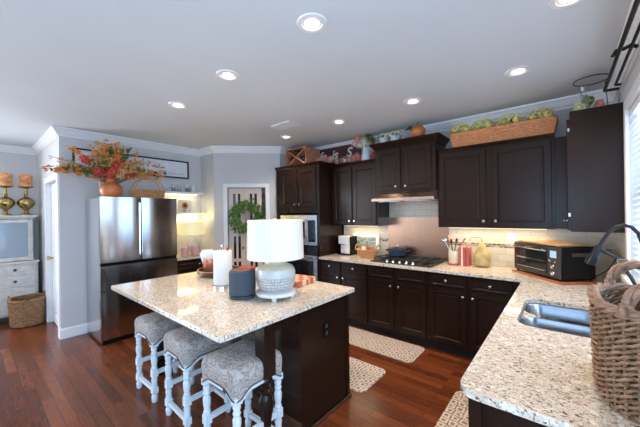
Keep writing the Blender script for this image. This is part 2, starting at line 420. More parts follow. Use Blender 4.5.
window_grid('window_fill_left', Matrix.Translation((XL-.04, LY0, 0)) @ Matrix.Rotation(PI/2, 4, 'Z'), LY1-LY0, LZ0, LZ1, 2)  # unseen opening put in so fill light reaches island and ceiling
crown = [(0, CE-.105), (.010, CE-.105), (.014, CE-.088), (.03, CE-.075), (.058, CE-.028), (.072, CE-.018), (.075, CE), (0, CE)]
path = [(XR, YS), (XR, YB), (A[0], YB), A, B, (XF, YN), (XF, HW), (XL, HW), (XL, YS)]
struct(sweep(path, crown, True).build('trim_1', 'trim_white'))
base = [(0, 0), (.016, 0), (.016, .11), (.008, .13), (0, .13)]
struct(sweep([(XF, 1.0), (XF, HW), (HX1+.0, HW)], base).build('baseboard_fridge', 'trim_white'))
struct(sweep([(HX0-.09, HW), (XL, HW), (XL, YS)], base).build('baseboard_left', 'trim_white'))
struct(sweep([(XR, YS), (XR, 1.1)], base).build('baseboard_right', 'trim_white'))
# casings
struct(MB().box(DO0-.065, DO0, -.018, 0, 0, DH+.065, TD).box(DO1, DO1+.065, -.018, 0, 0, DH+.065, TD).box(DO0, DO1, -.018, 0, DH, DH+.065, TD).build('trim_2', 'trim_white', bevel=.003))
struct(MB().box(HX0-.085, HX0, HW-.018, HW, 0, HH+.085).box(HX1, HX1+.085, HW-.018, HW, 0, HH+.085).box(HX0, HX1, HW-.018, HW, HH, HH+.085)
       .box(HX0, HX0+.012, HW, HW+.12, 0, HH).box(HX1-.012, HX1, HW, HW+.12, 0, HH).build('trim_3', 'trim_white', bevel=.003))
hd = struct(MB().panel((HX0+.014, HW+.085, .01), (1, 0, 0), (0, 0, 1), (0, -1, 0), HX1-HX0-.028, HH-.015, .035, .11, .01).build('door_2', 'trim_white'))
MB().lathe([(.012, 0), (.012, .03), (.028, .04), (.03, .06), (.015, .07)], (HX0+.08, HW+.05, .95), 14, (0, -1, 0)).build('door_knob', 'brass', hd, smooth=True)
# pantry double door with narrow lights
pd = MB(); pg = MB(); w2 = (DO1-DO0-.09)/2
for k in range(2):
    x0 = DO0+.006+k*(w2+.006); x1 = x0+w2; y0, y1 = .055, .085
    cs = [x0, x0+.09, x0+.125, x0+w2-.125, x0+w2-.09, x1]
    cs = [x0, x0+.075, x0+.118, x1-.118, x1-.075, x1]
    zs = [.02, .25, .75, .80, 1.18, 1.23, 1.66, 1.71, 1.90, DH-.008]
    pd.box(cs[0], cs[1], y0, y1, zs[0], zs[-1], TD).box(cs[2], cs[3], y0, y1, zs[0], zs[-1], TD).box(cs[4], cs[5], y0, y1, zs[0], zs[-1], TD)
    for a, b in ((0, 1), (2, 3), (4, 5), (6, 7), (8, 9)):
        pd.box(cs[1], cs[2], y0, y1, zs[a], zs[b], TD).box(cs[3], cs[4], y0, y1, zs[a], zs[b], TD)
    pg.box(cs[1]-.01, cs[2]+.01, .068, .072, .24, 1.91, TD).box(cs[3]-.01, cs[4]+.01, .068, .072, .24, 1.91, TD)
pdo = struct(pd.build('door_1', 'door_cream')); pg.build('door_glass', 'black_glass', pdo)
MB().sph(TD @ Vector((DO0+w2-.03, .04, .98)), .022).build('door_knob', 'brass', pdo, smooth=True)
struct(MB().box(DO0-.3, DO1+.0, .45, .48, 0, CE, TD).build('wall_pantry_inside', 'pantry_goods'))
# window on the right wall
struct(MB().box(XR-.02, XR, WY0-.08, WY0, WZ0, WZ1+.08).box(XR-.02, XR, WY1, WY1+.08, WZ0, WZ1+.08).box(XR-.02, XR, WY0, WY1, WZ1, WZ1+.08).box(XR-.045, XR, WY0-.1, WY1+.09, WZ0-.03, WZ0).build('trim_4', 'trim_white', bevel=.003))
ym = (WY0+WY1)/2 + .12
wn = MB()
for a, b in ((WY0, ym-.05), (ym+.05, WY1)):
    wn.box(XR+.07, XR+.11, a, a+.05, WZ0, WZ1).box(XR+.07, XR+.11, b-.05, b, WZ0, WZ1).box(XR+.07, XR+.11, a, b, WZ0, WZ0+.05).box(XR+.07, XR+.11, a, b, WZ1-.05, WZ1).box(XR+.07, XR+.11, a, b, 1.64, 1.68)
wn.box(XR, XR+.11, ym-.05, ym+.05, WZ0, WZ1)
w1 = struct(wn.build('window_1', 'trim_white'))
MB().box(XR+.088, XR+.092, WY0, WY1, WZ0, WZ1).build('window_pane', 'window_glass', w1)
for a, b, lab in ((WY0+.01, ym-.055, 'white slatted window blind, half nearest the camera'), (ym+.055, WY1-.01, 'white slatted window blind, half nearest the corner cabinets')):
    t = thing('window_blind', lab, 'window blind', (XR+.03, (a+b)/2, WZ1-.05), group='blinds of the sink window')
    sl = MB(); z = WZ0+.03
    while z < WZ1-.06:
        sl.add([(XR+.008, a, z-.012), (XR+.008, b, z-.012), (XR+.052, b, z+.014), (XR+.052, a, z+.014),
                (XR+.008, a, z-.010), (XR+.008, b, z-.010), (XR+.052, b, z+.016), (XR+.052, a, z+.016)],
               [(0,3,2,1),(4,5,6,7),(0,1,5,4),(1,2,6,5),(2,3,7,6),(3,0,4,7)]); z += .042
    sl.build('slats', 'blind_slat', t)
    MB().box(XR+.004, XR+.058, a, b, WZ1-.05, WZ1-.002).build('headrail', 'trim_white', t)
    MB().box(XR+.010, XR+.050, a, b, WZ0+.002, WZ0+.018).build('bottom_rail', 'trim_white', t)
# backsplash tiles and steel sheet
struct(MB().box(-2.76, XR-.012, YB-.012, YB, .914, 1.37).box(-1.955, -1.16, YB-.012, YB, 1.37, 1.80).build('wall_tiles_back', 'backsplash_tile'))
struct(MB().box(XR-.012, XR, 3.19, YB-.0125, .914, 1.37).build('wall_tiles_right', 'backsplash_tile'))
t = MB().box(-1.97, -1.135, YB-.018, YB-.0125, .916, 1.475).build('steel_backsplash', 'splash_steel', at=(-1.55, YB-.015, .916))
tag(t, 'brushed steel sheet on the wall behind the gas cooktop', 'backsplash panel')

# ------------------------------------------------------------------ recessed lights, vent
LAB = ['biggest recessed ceiling light, top centre, nearest the camera', 'recessed ceiling light above the near half of the island, between its two row mates',
       'recessed ceiling light nearest the refrigerator', 'small recessed ceiling light over the oven tower, next to the vent',
       'recessed ceiling light in front of the vent and wine crate, over the coffee maker side', 'recessed ceiling light in front of the tall cabinet above the range hood',
       'recessed ceiling light in front of the long wicker planter', 'recessed ceiling light cut by the top edge of the photo above the sink']
for (x, y), lab in zip(((-1.146,1.321), (-2.09,1.36), (-3.041,1.388), (-3.138,3.0), (-2.14,2.955), (-1.183,2.917), (-.285,2.871), (.03,2.06)), LAB):
    t = thing('recessed_light', lab, 'ceiling light', (x, y, CE), group='recessed ceiling lights')
    MB().lathe([(.060, -.002), (.062, -.010), (.088, -.008), (.092, 0), (.060, 0)], (x, y, CE), 28).build('trim_ring', 'trim_white', t, smooth=True)
    MB().lathe([(.061, -.001), (.05, -.0015), (.0, -.002)], (x, y, CE), 24).build('baffle', 'copper', t)
    MB().lathe([(.044, -.003), (.035, -.008), (0, -.010)], (x, y, CE), 20).build('bulb', 'bulb_glow', t, smooth=True)
    l = bpy.data.lights.new('recessed_lamp', 'SPOT'); l.energy = 48; l.color = (1, .79, .58); l.spot_size = 2.3; l.spot_blend = .9; l.shadow_soft_size = .05
    lo = bpy.data.objects.new('recessed_lamp', l); COL.objects.link(lo); lo.parent = t; lo.location = (0, 0, -.03)
vx, vy = -2.73, 2.60
t = thing('ceiling_vent', 'white louvred air vent in the ceiling', 'air vent', (vx, vy, CE))
MB().box(vx-.17, vx+.17, vy-.10, vy-.07, CE-.012, CE-.001).box(vx-.17, vx+.17, vy+.07, vy+.10, CE-.012, CE-.001).box(vx-.17, vx-.14, vy-.07, vy+.07, CE-.012, CE-.001).box(vx+.14, vx+.17, vy-.07, vy+.07, CE-.012, CE-.001).build('frame', 'trim_white', t)
sl = MB()
for i in range(7): y = vy-.06+i*.02; sl.box(vx-.14, vx+.14, y-.006, y+.006, CE-.009, CE-.004)
sl.build('louvres', 'trim_white', t)

# ------------------------------------------------------------------ cabinetry
def knob(par, p, n): MB().lathe([(.006, 0), (.006, .012), (.014, .018), (.015, .026), (.009, .031)], p, 12, n).build('knob', 'knob_metal', par, smooth=True)
def fdoor(par, x0, x1, z0, z1, Y, kx=None, kz=None, name='door', fr=.055):
    """door facing -Y"""
    d = MB().panel((x0, Y, z0), (1, 0, 0), (0, 0, 1), (0, -1, 0), x1-x0, z1-z0, .02, fr).build(name, 'espresso_wood', par)
    if kx is not None: knob(d, (kx, Y-.02, kz), (0, -1, 0))
    return d
def drawer(par, x0, x1, z0, z1, Y, kx=None, name='drawer'):
    d = MB().panel((x0, Y, z0), (1, 0, 0), (0, 0, 1), (0, -1, 0), x1-x0, z1-z0, .02, .018, .004).build(name, 'espresso_wood', par)
    if kx is not None: knob(d, (kx, Y-.02, (z0+z1)/2), (0, -1, 0))
YF = 3.32; G = 'base cabinets along the back wall'
def base_cab(x0, x1, label, doors, drawers):
    t = thing('base_cabinet', label, 'kitchen cabinet', ((x0+x1)/2, YF+.3, 0), group=G)
    MB().box(x0, x1, YF, YB-.001, .10, .883).build('body', 'espresso_wood', t)
    MB().box(x0, x1, YF+.06, YB-.001, 0, .10).build('toe_kick', 'dark_kick', t)
    for a, b, k in drawers: drawer(t, a, b, .735, .862, YF, k, 'drawer' if k else 'false_front')
    for a, b, k in doors: fdoor(t, a, b, .115, .712, YF, k, .652)
base_cab(-2.765, -2.402, 'narrow dark base cabinet beside the oven tower, below the coffee maker', [(-2.755, -2.415, -2.45)], [(-2.755, -2.415, -2.585)])
base_cab(-2.401, -1.981, 'dark base cabinet below the small wicker basket', [(-2.385, -1.995, -2.355)], [(-2.385, -1.995, -2.19)])
base_cab(-1.980, -1.212, 'wide dark two-door base cabinet under the gas cooktop', [(-1.965, -1.62, -1.65), (-1.575, -1.228, -1.545)], [(-1.965, -1.62, None), (-1.575, -1.228, None)])
base_cab(-1.211, -.781, 'dark base cabinet below the utensil crock, with one knobbed drawer', [(-1.19, -.80, -.83)], [(-1.19, -.80, -1.0)])
base_cab(-.780, -.362, 'dark base cabinet at the inside corner of the worktop, below the ceramic pear', [(-.762, -.395, -.735)], [(-.762, -.395, -.58)])
# sink run
t = thing('sink_cabinet', 'dark cabinet run under the sink, end panel by the patterned mat', 'kitchen cabinet', (.03, 2.2, 0))
MB().box(-.27, -.25, 1.16, YB-.001, .10, .883).box(-.25, XR-.001, 1.16, 1.18, .0, .883).box(-.36, .0, YF, YB-.001, .1, .883).build('body', 'espresso_wood', t)
MB().box(-.262, -.16, 1.165, 1.185, .0, .883).box(-.275, -.235, 1.145, 1.16, .02, .883).build('corner_stile', 'espresso_wood', t)
MB().box(-.20, -.19, 1.18, YF, 0, .10).build('toe_kick', 'dark_kick', t)
for a, b in ((1.20, 1.66), (1.68, 2.22), (2.24, 2.78), (2.80, 3.24)):
    d = MB().panel((-.27, a, .115), (0, 1, 0), (0, 0, 1), (-1, 0, 0), b-a, .6, .02).build('door', 'espresso_wood', t); knob(d, (-.29, b-.05, .65), (-1, 0, 0))
    MB().panel((-.27, a, .735), (0, 1, 0), (0, 0, 1), (-1, 0, 0), b-a, .127, .02, .018, .004).build('drawer_front', 'espresso_wood', t)
# countertop L with sink hole
SX0, SX1, SY0, SY1 = -.225, .185, 1.96, 2.60
r = .06
out = [(-2.765, 3.262), (-.311, 3.262), (-.311, 1.13+r)] + [(-.311+r-r*math.cos(a), 1.13+r-r*math.sin(a)) for a in (PI/12, PI/6, PI/4, PI/3, 5*PI/12)] + [(-.311+r, 1.13), (XR-.013, 1.13), (XR-.013, YB-.013), (-2.765, YB-.013)]
ct = slab('worktop', out, [rrect(SX0, SX1, SY0, SY1, .09)], .884, .914, 'granite', bevel=.005, at=(-1.2, 3.5, .884))
tag(ct, 'L-shaped speckled cream granite worktop along the back wall and sink', 'worktop')
# sink
t = thing('double_sink', 'undermount stainless steel sink with two bowls', 'sink', (-.02, 2.28, .70))
def bowl(x0, x1, y0, y1, d, name):
    mb = MB(); L = []
    for ins, z, rr in ((.0, .8803, .09), (.003, .874, .09), (.012, .75, .085), (.03, .882-d+.01, .07), (.07, .882-d, .04)):
        L.append([(x, y, z) for x, y in rrect(x0+ins, x1-ins, y0+ins, y1-ins, rr, 6)])
    mb.loops(L, False, True); o = mb.build(name, 'sink_steel', t, smooth=True)
    MB().lathe([(.04, 0), (.04, .003), (.015, .004), (0, .001)], ((x0+x1)/2, (y0+y1)/2, .882-d), 18).build('drain', 'chrome', o, smooth=True)
slab('rim', rrect(SX0-.03, SX1+.03, SY0-.03, SY1+.03, .05), [rrect(SX0+.004, SX1-.004, 2.297, SY1-.004, .09), rrect(SX0+.004, SX1-.004, SY0+.004, 2.253, .09)], .8805, .8835, 'sink_steel', t, 0)
bowl(SX0+.002, SX1-.002, 2.295, SY1-.002, .19, 'bowl'); bowl(SX0+.002, SX1-.002, SY0+.002, 2.255, .16, 'bowl')

# wall cabinets
def wall_cab(name, label, x0, x1, Y, z0, z1, doors, crown_h=0, side=None):
    t = thing(name, label, 'kitchen cabinet', ((x0+x1)/2, (Y+YB)/2, z0), group='wall cabinets')
    MB().box(x0, x1, Y, YB-.001, z0, z1).build('body', 'espresso_wood', t)
    for a, b, k, kz, c0, c1 in doors: fdoor(t, a, b, c0, c1, Y, k, kz)
    return t
def cornice(t, x0, x1, Y, z, h, out, ends=(1, 1)):
    pr = [(0, z), (out*.15, z), (out*.35, z+h*.25), (out*.8, z+h*.7), (out, z+h*.85), (out, z+h), (0, z+h)]
    # path with the outside on its left: start at right back, go to front-left ... travelling -X at the front puts left = -Y
    p = []
    if ends[1]: p += [(x1, YB-.02)]
    p += [(x1, Y), (x0, Y)]
    if ends[0]: p += [(x0, YB-.02)]
    p = list(reversed(p)); pr = [(-o, zz) for o, zz in pr]
    sweep(p, pr).build('cornice', 'espresso_wood', t)
    MB().box(x0+.002, x1-.002, Y+.002, YB-.001, z, z+.012).build('top_board', 'espresso_wood', t)
t = wall_cab('wall_cabinet', 'two-door dark wall cabinet above the coffee maker', -2.75, -1.962, 3.585, 1.365, 2.245,
             [(-2.725, -2.385, -2.415, 1.43, 1.375, 2.215), (-2.36, -1.985, -2.33, 1.43, 1.375, 2.215)]); cornice(t, -2.75, -1.962, 3.585, 2.235, .05, .025, (0, 0))
t = wall_cab('wall_cabinet', 'raised two-door dark cabinet above the range hood', -1.96, -1.165, 3.52, 1.80, 2.39,
             [(-1.925, -1.60, -1.655, 1.875, 1.83, 2.365), (-1.555, -1.215, -1.525, 1.875, 1.83, 2.365)]); cornice(t, -1.96, -1.165, 3.52, 2.375, .085, .06)
t = wall_cab('wall_cabinet', 'widest two-door dark wall cabinet, under the long wicker planter', -1.163, -.075, 3.585, 1.365, 2.245,
             [(-1.14, -.655, -.68, 1.44, 1.375, 2.225), (-.60, -.10, -.565, 1.44, 1.375, 2.225)]); cornice(t, -1.163, -.075, 3.585, 2.24, .04, .02, (0, 0))
# corner cabinet on the right wall
t = thing('wall_cabinet', 'tall dark cabinet on the window wall showing its plain blue-lit side', 'kitchen cabinet', (.18, 3.56, 1.365), group='wall cabinets')
MB().box(.032, XR-.001, 3.215, YB-.001, 1.365, 2.365).build('body', 'espresso_wood', t)
MB().box(-.074, .031, 3.60, YB-.001, 1.37, 2.24).build('filler', 'espresso_wood', t)
d = MB().panel((.032, 3.23, 1.375), (0, 1, 0), (0, 0, 1), (-1, 0, 0), .33, .93, .02).build('door', 'espresso_wood', t); knob(d, (.012, 3.53, 1.45), (-1, 0, 0))
for z in (1.49, 2.20): MB().box(.018, .031, 3.222, 3.229, z, z+.03).build('hinge', 'knob_metal', t)
# oven tower
TX0, TX1, TY = -3.70, -2.768, 3.30
t = thing('oven_cabinet', 'tall dark oven tower cabinet in the corner with two doors on top', 'kitchen cabinet', ((TX0+TX1)/2, 3.6, 0))
MB().box(TX0, TX1, TY, YB-.001, .10, .50).box(TX0, TX1, TY, YB-.001, 1.56, 2.27).box(TX0, TX0+.09, TY, YB-.001, .5, 1.56).box(TX1-.04, TX1, TY, YB-.001, .5, 1.56).box(TX0, TX1, TY+.57, YB-.001, .5, 1.56).build('body', 'espresso_wood', t)
MB().box(TX0, TX1, TY+.06, YB-.001, 0, .1).build('toe_kick', 'dark_kick', t)
fdoor(t, -3.57, -3.215, 1.65, 2.235, TY, -3.25, 1.69); fdoor(t, -3.18, -2.83, 1.65, 2.235, TY, -3.145, 1.69)
fdoor(t, -3.57, -2.83, .14, .46, TY, -3.2, .40, 'drawer')
cornice(t, TX0, TX1, TY, 2.262, .05, .035, (0, 1))
# built-in ovens
ox0, ox1 = -3.58, -2.80
t = thing('wall_oven', 'stainless steel built-in microwave and oven in the corner tower', 'oven', ((ox0+ox1)/2, TY, .52))
MB().box(ox0+.03, ox1-.02, TY-.002, TY+.5, .52, 1.54).build('body', 'black_plastic', t)
m = MB().box(ox0, ox1, TY-.03, TY-.003, 1.07, 1.525).build('microwave_door', 'steel', t, bevel=.004)
MB().box(ox0+.1, ox1-.22, TY-.035, TY-.031, 1.17, 1.42).build('window', 'black_glass', m)
MB().box(ox1-.17, ox1-.03, TY-.035, TY-.031, 1.12, 1.45).build('control_panel', 'black_glass', m)
MB().tube([(ox1-.2, TY-.031, 1.15), (ox1-.2, TY-.06, 1.16), (ox1-.2, TY-.06, 1.43), (ox1-.2, TY-.031, 1.44)], .009).build('handle', 'chrome', m, smooth=True)
m = MB().box(ox0, ox1, TY-.03, TY-.003, .53, .92).build('oven_door', 'steel', t, bevel=.004)
MB().box(ox0+.08, ox1-.08, TY-.035, TY-.031, .57, .84).build('window', 'black_glass', m)
MB().tube([(ox0+.06, TY-.031, .885), (ox0+.06, TY-.07, .885), (ox1-.06, TY-.07, .885), (ox1-.06, TY-.031, .885)], .012).build('handle', 'chrome', m, smooth=True)
MB().box(ox0, ox1, TY-.028, TY-.003, .93, 1.05).build('control_panel', 'black_glass', t)

# range hood
t = thing('range_hood', 'slim stainless range hood under the raised cabinet', 'range hood', (-1.55, 3.6, 1.69))
hb = MB(); pr = [(YB-.02, 1.69), (3.39, 1.69), (3.385, 1.725), (3.50, 1.798), (YB-.02, 1.798)]
hb.loops([[(x, y, z) for y, z in pr] for x in (-1.952, -1.15)]); hb.build('canopy', 'hood_steel', t, bevel=.003)
for x in (-1.42, -1.36):
    MB().cyl((x, 3.418, 1.745), .014, .008, 14, (0, -1, .9)).build('button', 'black_plastic', t)
MB().box(-1.88, -1.58, 3.45, 3.82, 1.684, 1.689).box(-1.53, -1.22, 3.45, 3.82, 1.684, 1.689).build('filter', 'chrome', t)
# under-cabinet light bars
for x0, x1, lab, p in ((-2.62, -2.05, 'thin warm light bar under the cabinet above the coffee maker', 2.0), (-1.10, -.14, 'thin warm light bar under the widest wall cabinet', 3.2)):
    t = thing('light_bar', lab, 'light bar', ((x0+x1)/2, 3.74, 1.364), group='under-cabinet light bars')
    MB().box(x0, x1, 3.72, 3.76, 1.354, 1.3645).build('housing', 'trim_white', t)
    MB().box(x0+.01, x1-.01, 3.725, 3.755, 1.352, 1.354).build('diffuser', 'strip_glow', t)
    l = area('light_bar_lamp', (0, 0, -.016), (0, 0, 0), x1-x0-.05, .03, p, (1, .80, .50)); l.parent = t

# cooktop
t = thing('gas_cooktop', 'black gas cooktop with steel knobs on the worktop', 'cooktop', (-1.57, 3.58, .914))
slab('glass_top', rrect(-1.965, -1.17, 3.335, 3.83, .02), [], .9145, .924, 'cooktop_black', t, .002)
gr = MB()
for cx in (-1.83, -1.57, -1.31):
    w = .125; y0, y1 = 3.45, 3.80; z = .952
    for p, q in (((cx-w, y0), (cx+w, y0)), ((cx+w, y0), (cx+w, y1)), ((cx+w, y1), (cx-w, y1)), ((cx-w, y1), (cx-w, y0)), ((cx, y0), (cx, y1)), ((cx-w, 3.54), (cx+w, 3.54)), ((cx-w, 3.71), (cx+w, 3.71))):
        gr.tube([(p[0], p[1], z), (q[0], q[1], z)], .007, 6)
    for a, b in ((-w, y0), (w, y0), (-w, y1), (w, y1)): gr.tube([(cx+a, b, .924), (cx+a, b, z)], .007, 6)
gr.build('grate', 'black_iron', t)
for cx, cy in ((-1.83, 3.54), (-1.83, 3.71), (-1.57, 3.62), (-1.31, 3.54), (-1.31, 3.71)):
    MB().lathe([(.05, 0), (.05, .008), (.035, .01), (.035, .018), (0, .018)], (cx, cy, .9241), 16).build('burner', 'black_iron', t, smooth=True)
for i in range(5):
    MB().lathe([(.018, 0), (.016, .022), (.012, .026), (0, .026)], (-1.74+i*.085, 3.385, .9241), 14).build('knob', 'chrome', t, smooth=True)

# ------------------------------------------------------------------ refrigerator
FX, FY0, FY1, FZ = -4.24, .995, 1.902, 1.785
t = thing('refrigerator', 'stainless steel french-door refrigerator against the left wall', 'refrigerator', (-4.55, 1.45, 0))
MB().box(-4.895, FX-.055, FY0+.005, FY1-.005, .03, FZ-.01).build('body', 'steel', t)
FM = (FY0+FY1)/2 - .01
def fr_door(y0, y1, z0, z1, name):
    mb = MB(); L = []; n = 9
    for z in (z0, z1): pass
    pts = [(FX-.05, y0)] + [(FX-.004*abs(2*k/(n-1)-1)**3, lerp(y0+.004, y1-.004, k/(n-1))) for k in range(n)] + [(FX-.05, y1)]
    mb.loops([[(x, y, z) for x, y in pts] for z in (z0, z1)]); return mb.build(name, 'fridge_steel', t, smooth=True)
a = fr_door(FY0, FM-.004, .985, FZ, 'door'); b = fr_door(FM+.004, FY1, .985, FZ, 'door')
c = fr_door(FY0, FY1, .655, .945, 'drawer'); d = fr_door(FY0, FY1, .06, .645, 'drawer')
MB().box(FX-.045, FX-.02, FY0+.01, FY1-.01, .94, .99).box(FX-.045, FX-.03, FM-.02, FM+.02, .99, 1.77).build('handle_recess', 'black_plastic', t)
MB().box(FX-.004, FX+.014, FM+.006, FM+.016, 1.05, 1.72).build('handle', 'chrome', b, bevel=.002)
MB().box(FX-.004, FX+.014, FM-.016, FM-.006, 1.05, 1.72).build('handle', 'chrome', a, bevel=.002)
MB().box(FX-.06, FX-.02, FY0+.02, FY1-.02, .0, .055).build('base_grille', 'black_plastic', t)

# ------------------------------------------------------------------ niche beside the refrigerator
t = thing('niche_cabinet', 'small dark cabinet beside the refrigerator', 'kitchen cabinet', (-4.6, 2.27, 0))
MB().box(XF+.001, -4.36, 1.93, YN, .1, .883).build('body', 'espresso_wood', t)
MB().box(XF+.001, -4.42, 1.93, YN, 0, .1).build('toe_kick', 'dark_kick', t)
for y0 in (1.94, 2.275):
    d = MB().panel((-4.36, y0, .115), (0, 1, 0), (0, 0, 1), (1, 0, 0), .325, .6, .02).build('door', 'espresso_wood', t); knob(d, (-4.34, y0+.05, .65), (1, 0, 0))
d = MB().panel((-4.36, 1.94, .735), (0, 1, 0), (0, 0, 1), (1, 0, 0), .66, .127, .02, .018, .004).build('drawer', 'espresso_wood', t); knob(d, (-4.34, 2.27, .80), (1, 0, 0))
tag(MB().box(XF+.001, -4.33, 1.92, YN-.001, .884, .914).build('worktop', 'granite', at=(-4.6, 2.27, .884), bevel=.004), 'short granite top of the small cabinet beside the refrigerator', 'worktop')
for z, lab in ((1.925, 'upper white wall shelf with glass jars beside the refrigerator'), (1.585, 'lower white wall shelf with the sunflower picture')):
    t = thing('wall_shelf', lab, 'shelf', (-4.8, 2.25, z), group='shelves beside the refrigerator')
    MB().box(XF+.001, -4.70, 1.92, 2.56, z-.035, z).build('board', 'trim_white', t, bevel=.003)
    MB().box(XF+.001, XF+.02, 1.95, 2.53, z-.065, z-.036).build('rail', 'trim_white', t)
    if True:  # lower strip is real; upper one is added to brighten the sunflower picture
        MB().box(-4.84, -4.82, 1.98, 2.50, z-.042, z-.0355).build('strip_and_fill', 'strip_glow', t)
        l = area('shelf_lamp_and_fill', (-.03, 0, -.05), (0, 0, 0), .03, .5, (2.6 if z < 1.8 else 1.0), (1, .86, .50)); l.parent = t
# things on the shelves
def jar(x, y, z, r, h, label, fill, fz=.6, group=None, lid=None, cat='jar'):
    t = thing('glass_jar', label, cat, (x, y, z), group=group)
    MB().lathe([(r*.9, 0), (r, .01), (r, h*.8), (r*.85, h*.92), (r*.85, h), (r*.8, h), (r*.8, h*.9), (r*.94, h*.78), (r*.94, .012), (0, .01)], (x, y, z+.0005), 18).build('glass', 'clear_glass', t, smooth=True)
    if fill: MB().lathe([(r*.9, .012), (r*.9, h*fz), (0, h*fz+.01)], (x, y, z), 14).build('contents', fill, t, smooth=True)
    if lid: MB().lathe([(r*.95, h), (r*.95, h+.015), (r*.3, h+.02), (r*.2, h+.04), (0, h+.045)], (x, y, z+.001), 16).build('lid', lid, t, smooth=True)
    return t
for y, lab, f in ((2.10, 'clear glass jar with dark filling, leftmost on the upper white shelf', 'pot_enamel'), (2.19, 'clear glass jar with green filling, second on the upper white shelf', 'leaf_olive'),
                  (2.33, 'clear glass jar with grey filling, third on the upper white shelf', 'utensil_dark'), (2.43, 'empty-looking clear glass jar at the wall end of the upper white shelf', 'paper_white')):
    jar(-4.80, y, 1.9255, .035, .12, lab, f, .55, 'glass jars on the upper white shelf')
t = thing('sunflower_picture', 'small cream picture of an orange sunflower on the lower shelf', 'picture', (-4.80, 2.26, 1.586))
MB().box(-4.82, -4.80, 2.165, 2.395, 1.587, 1.80).build('frame', 'trim_white', t)
MB().box(-4.7999, -4.797, 2.18, 2.38, 1.60, 1.788).build('print', 'sunflower_paper', t)
fl = MB()
for k in range(12):
    a = 2*PI*k/12; c = Vector((-4.795, 2.28+.018*math.cos(a), 1.705+.018*math.sin(a))); e = Vector((-4.795, 2.28+.062*math.cos(a), 1.705+.062*math.sin(a))); s = Vector((0, -math.sin(a), math.cos(a)))*.011
    fl.add([c-s, (c+e)/2-s*1.4, e, (c+e)/2+s*1.4, c+s], [(0, 1, 2, 3, 4)])
fl.build('petals', 'flower_orange', t)
MB().cyl((-4.796, 2.28, 1.705), .02, .003, 14, (1, 0, 0)).build('flower_centre', 'twig', t)
MB().box(-4.796, -4.795, 2.277, 2.283, 1.605, 1.65).box(-4.796, -4.795, 2.24, 2.29, 1.615, 1.628).build('stem', 'leaf_green', t)
t = thing('picture_frame', 'brown-edged picture standing left of the sunflower picture', 'picture', (-4.8, 2.08, 1.586))
MB().box(-4.84, -4.82, 1.99, 2.13, 1.5865, 1.79).build('frame', 'light_wood', t); MB().box(-4.819, -4.817, 2.0, 2.12, 1.6, 1.775).build('print', 'sunflower_paper', t)
# niche lamp
t = thing('niche_lamp', 'lit lamp with wide cream drum shade in the niche beside the refrigerator', 'table lamp', (-4.66, 2.31, .9145))
MB().lathe([(.07, 0), (.07, .02), (.02, .04), (.05, .10), (.06, .16), (.03, .24), (.012, .28), (.012, .34)], (-4.66, 2.31, .9145), 20).build('base', 'white_ceramic', t, smooth=True)
MB().lathe([(.205, 1.235), (.195, 1.445), (.192, 1.445), (.202, 1.235), (.205, 1.235)], (-4.66, 2.31, 0), 32).build('lamp_shade', 'niche_shade_lit', t, smooth=True)
l = bpy.data.lights.new('niche_bulb', 'POINT'); l.energy = 4; l.color = (1, .85, .48); l.shadow_soft_size = .05
lo = bpy.data.objects.new('niche_bulb', l); COL.objects.link(lo); lo.parent = t; lo.location = (0, 0, .47)
jar(-4.44, 2.10, .9145, .055, .16, 'glass jar of pink sweets, left one on the niche cabinet', 'candy_pink', .85, 'sweet jars on the niche cabinet')
jar(-4.45, 2.27, .9145, .075, .20, 'bigger glass jar of pink sweets, right one on the niche cabinet', 'candy_pink', .75, 'sweet jars on the niche cabinet')

# long framed picture over the refrigerator
t = thing('framed_print', 'long black-framed white print above the refrigerator', 'picture', (XF, 1.63, 2.16))
MB().box(XF+.001, XF+.025, .87, 2.40, 2.16, 2.182).box(XF+.001, XF+.025, .87, 2.40, 2.428, 2.45).box(XF+.001, XF+.025, .87, .892, 2.182, 2.428).box(XF+.001, XF+.025, 2.378, 2.40, 2.182, 2.428).build('frame', 'frame_black', t)
MB().box(XF+.002, XF+.012, .892, 2.378, 2.182, 2.428).build('print', 'picture_paper', t)
tx = MB(); y = .96; random.seed(5)
while y < 2.33:
    w = random.uniform(.012, .028); h = random.choice((.02, .03, .035)); tx.box(XF+.0125, XF+.0135, y, y+w*.35, 2.215, 2.215+h); tx.box(XF+.0125, XF+.0135, y, y+w, 2.215, 2.22); y += w+random.uniform(.012, .03)
tx.build('printed_marks', 'picture_ink', t)['kind'] = 'stuff'
tw = MB()
for y0, s in ((1.10, 1), (1.92, 1)):
    for k in range(14):
        a = random.uniform(0, PI); tw.tube([(XF+.014, y0, 2.30), (XF+.014, y0+.10*math.cos(a)*s, 2.30+.07*math.sin(a))], .003, 4)
tw.build('floral_drawing', 'picture_red', t)

# ------------------------------------------------------------------ plants
def leafquads(mb, c, R, n, size, flat=1, up=0):
    c = Vector(c)
    for _ in range(n):
        d = Vector((random.gauss(0, 1), random.gauss(0, 1), random.gauss(0, 1)*flat)); d.normalize()
        p = c + d*R*random.uniform(.75, 1.0); d2 = (d+Vector((0, 0, up))+Vector([random.uniform(-.5, .5) for _ in range(3)])).normalized()
        x, y = frame_rot(d2); a = random.uniform(0, 2*PI); u = x*math.cos(a)+y*math.sin(a); w = d2.cross(u); s = size*random.uniform(.7, 1.2)
        q = d2*s*.25
        mb.add([p-u*s*.5, p-w*s*.3+q, p+u*s*.5, p+w*s*.3+q], [(0, 1, 2, 3)])
def bloom(c, R, mat, par, n=70, size=.02, name='flower_head'):
    mb = MB().sph(c, R*.62, 10, 6); leafquads(mb, c, R*.82, n//2, size); leafquads(mb, c, R*1.05, n, size); return mb.build(name, mat, par)
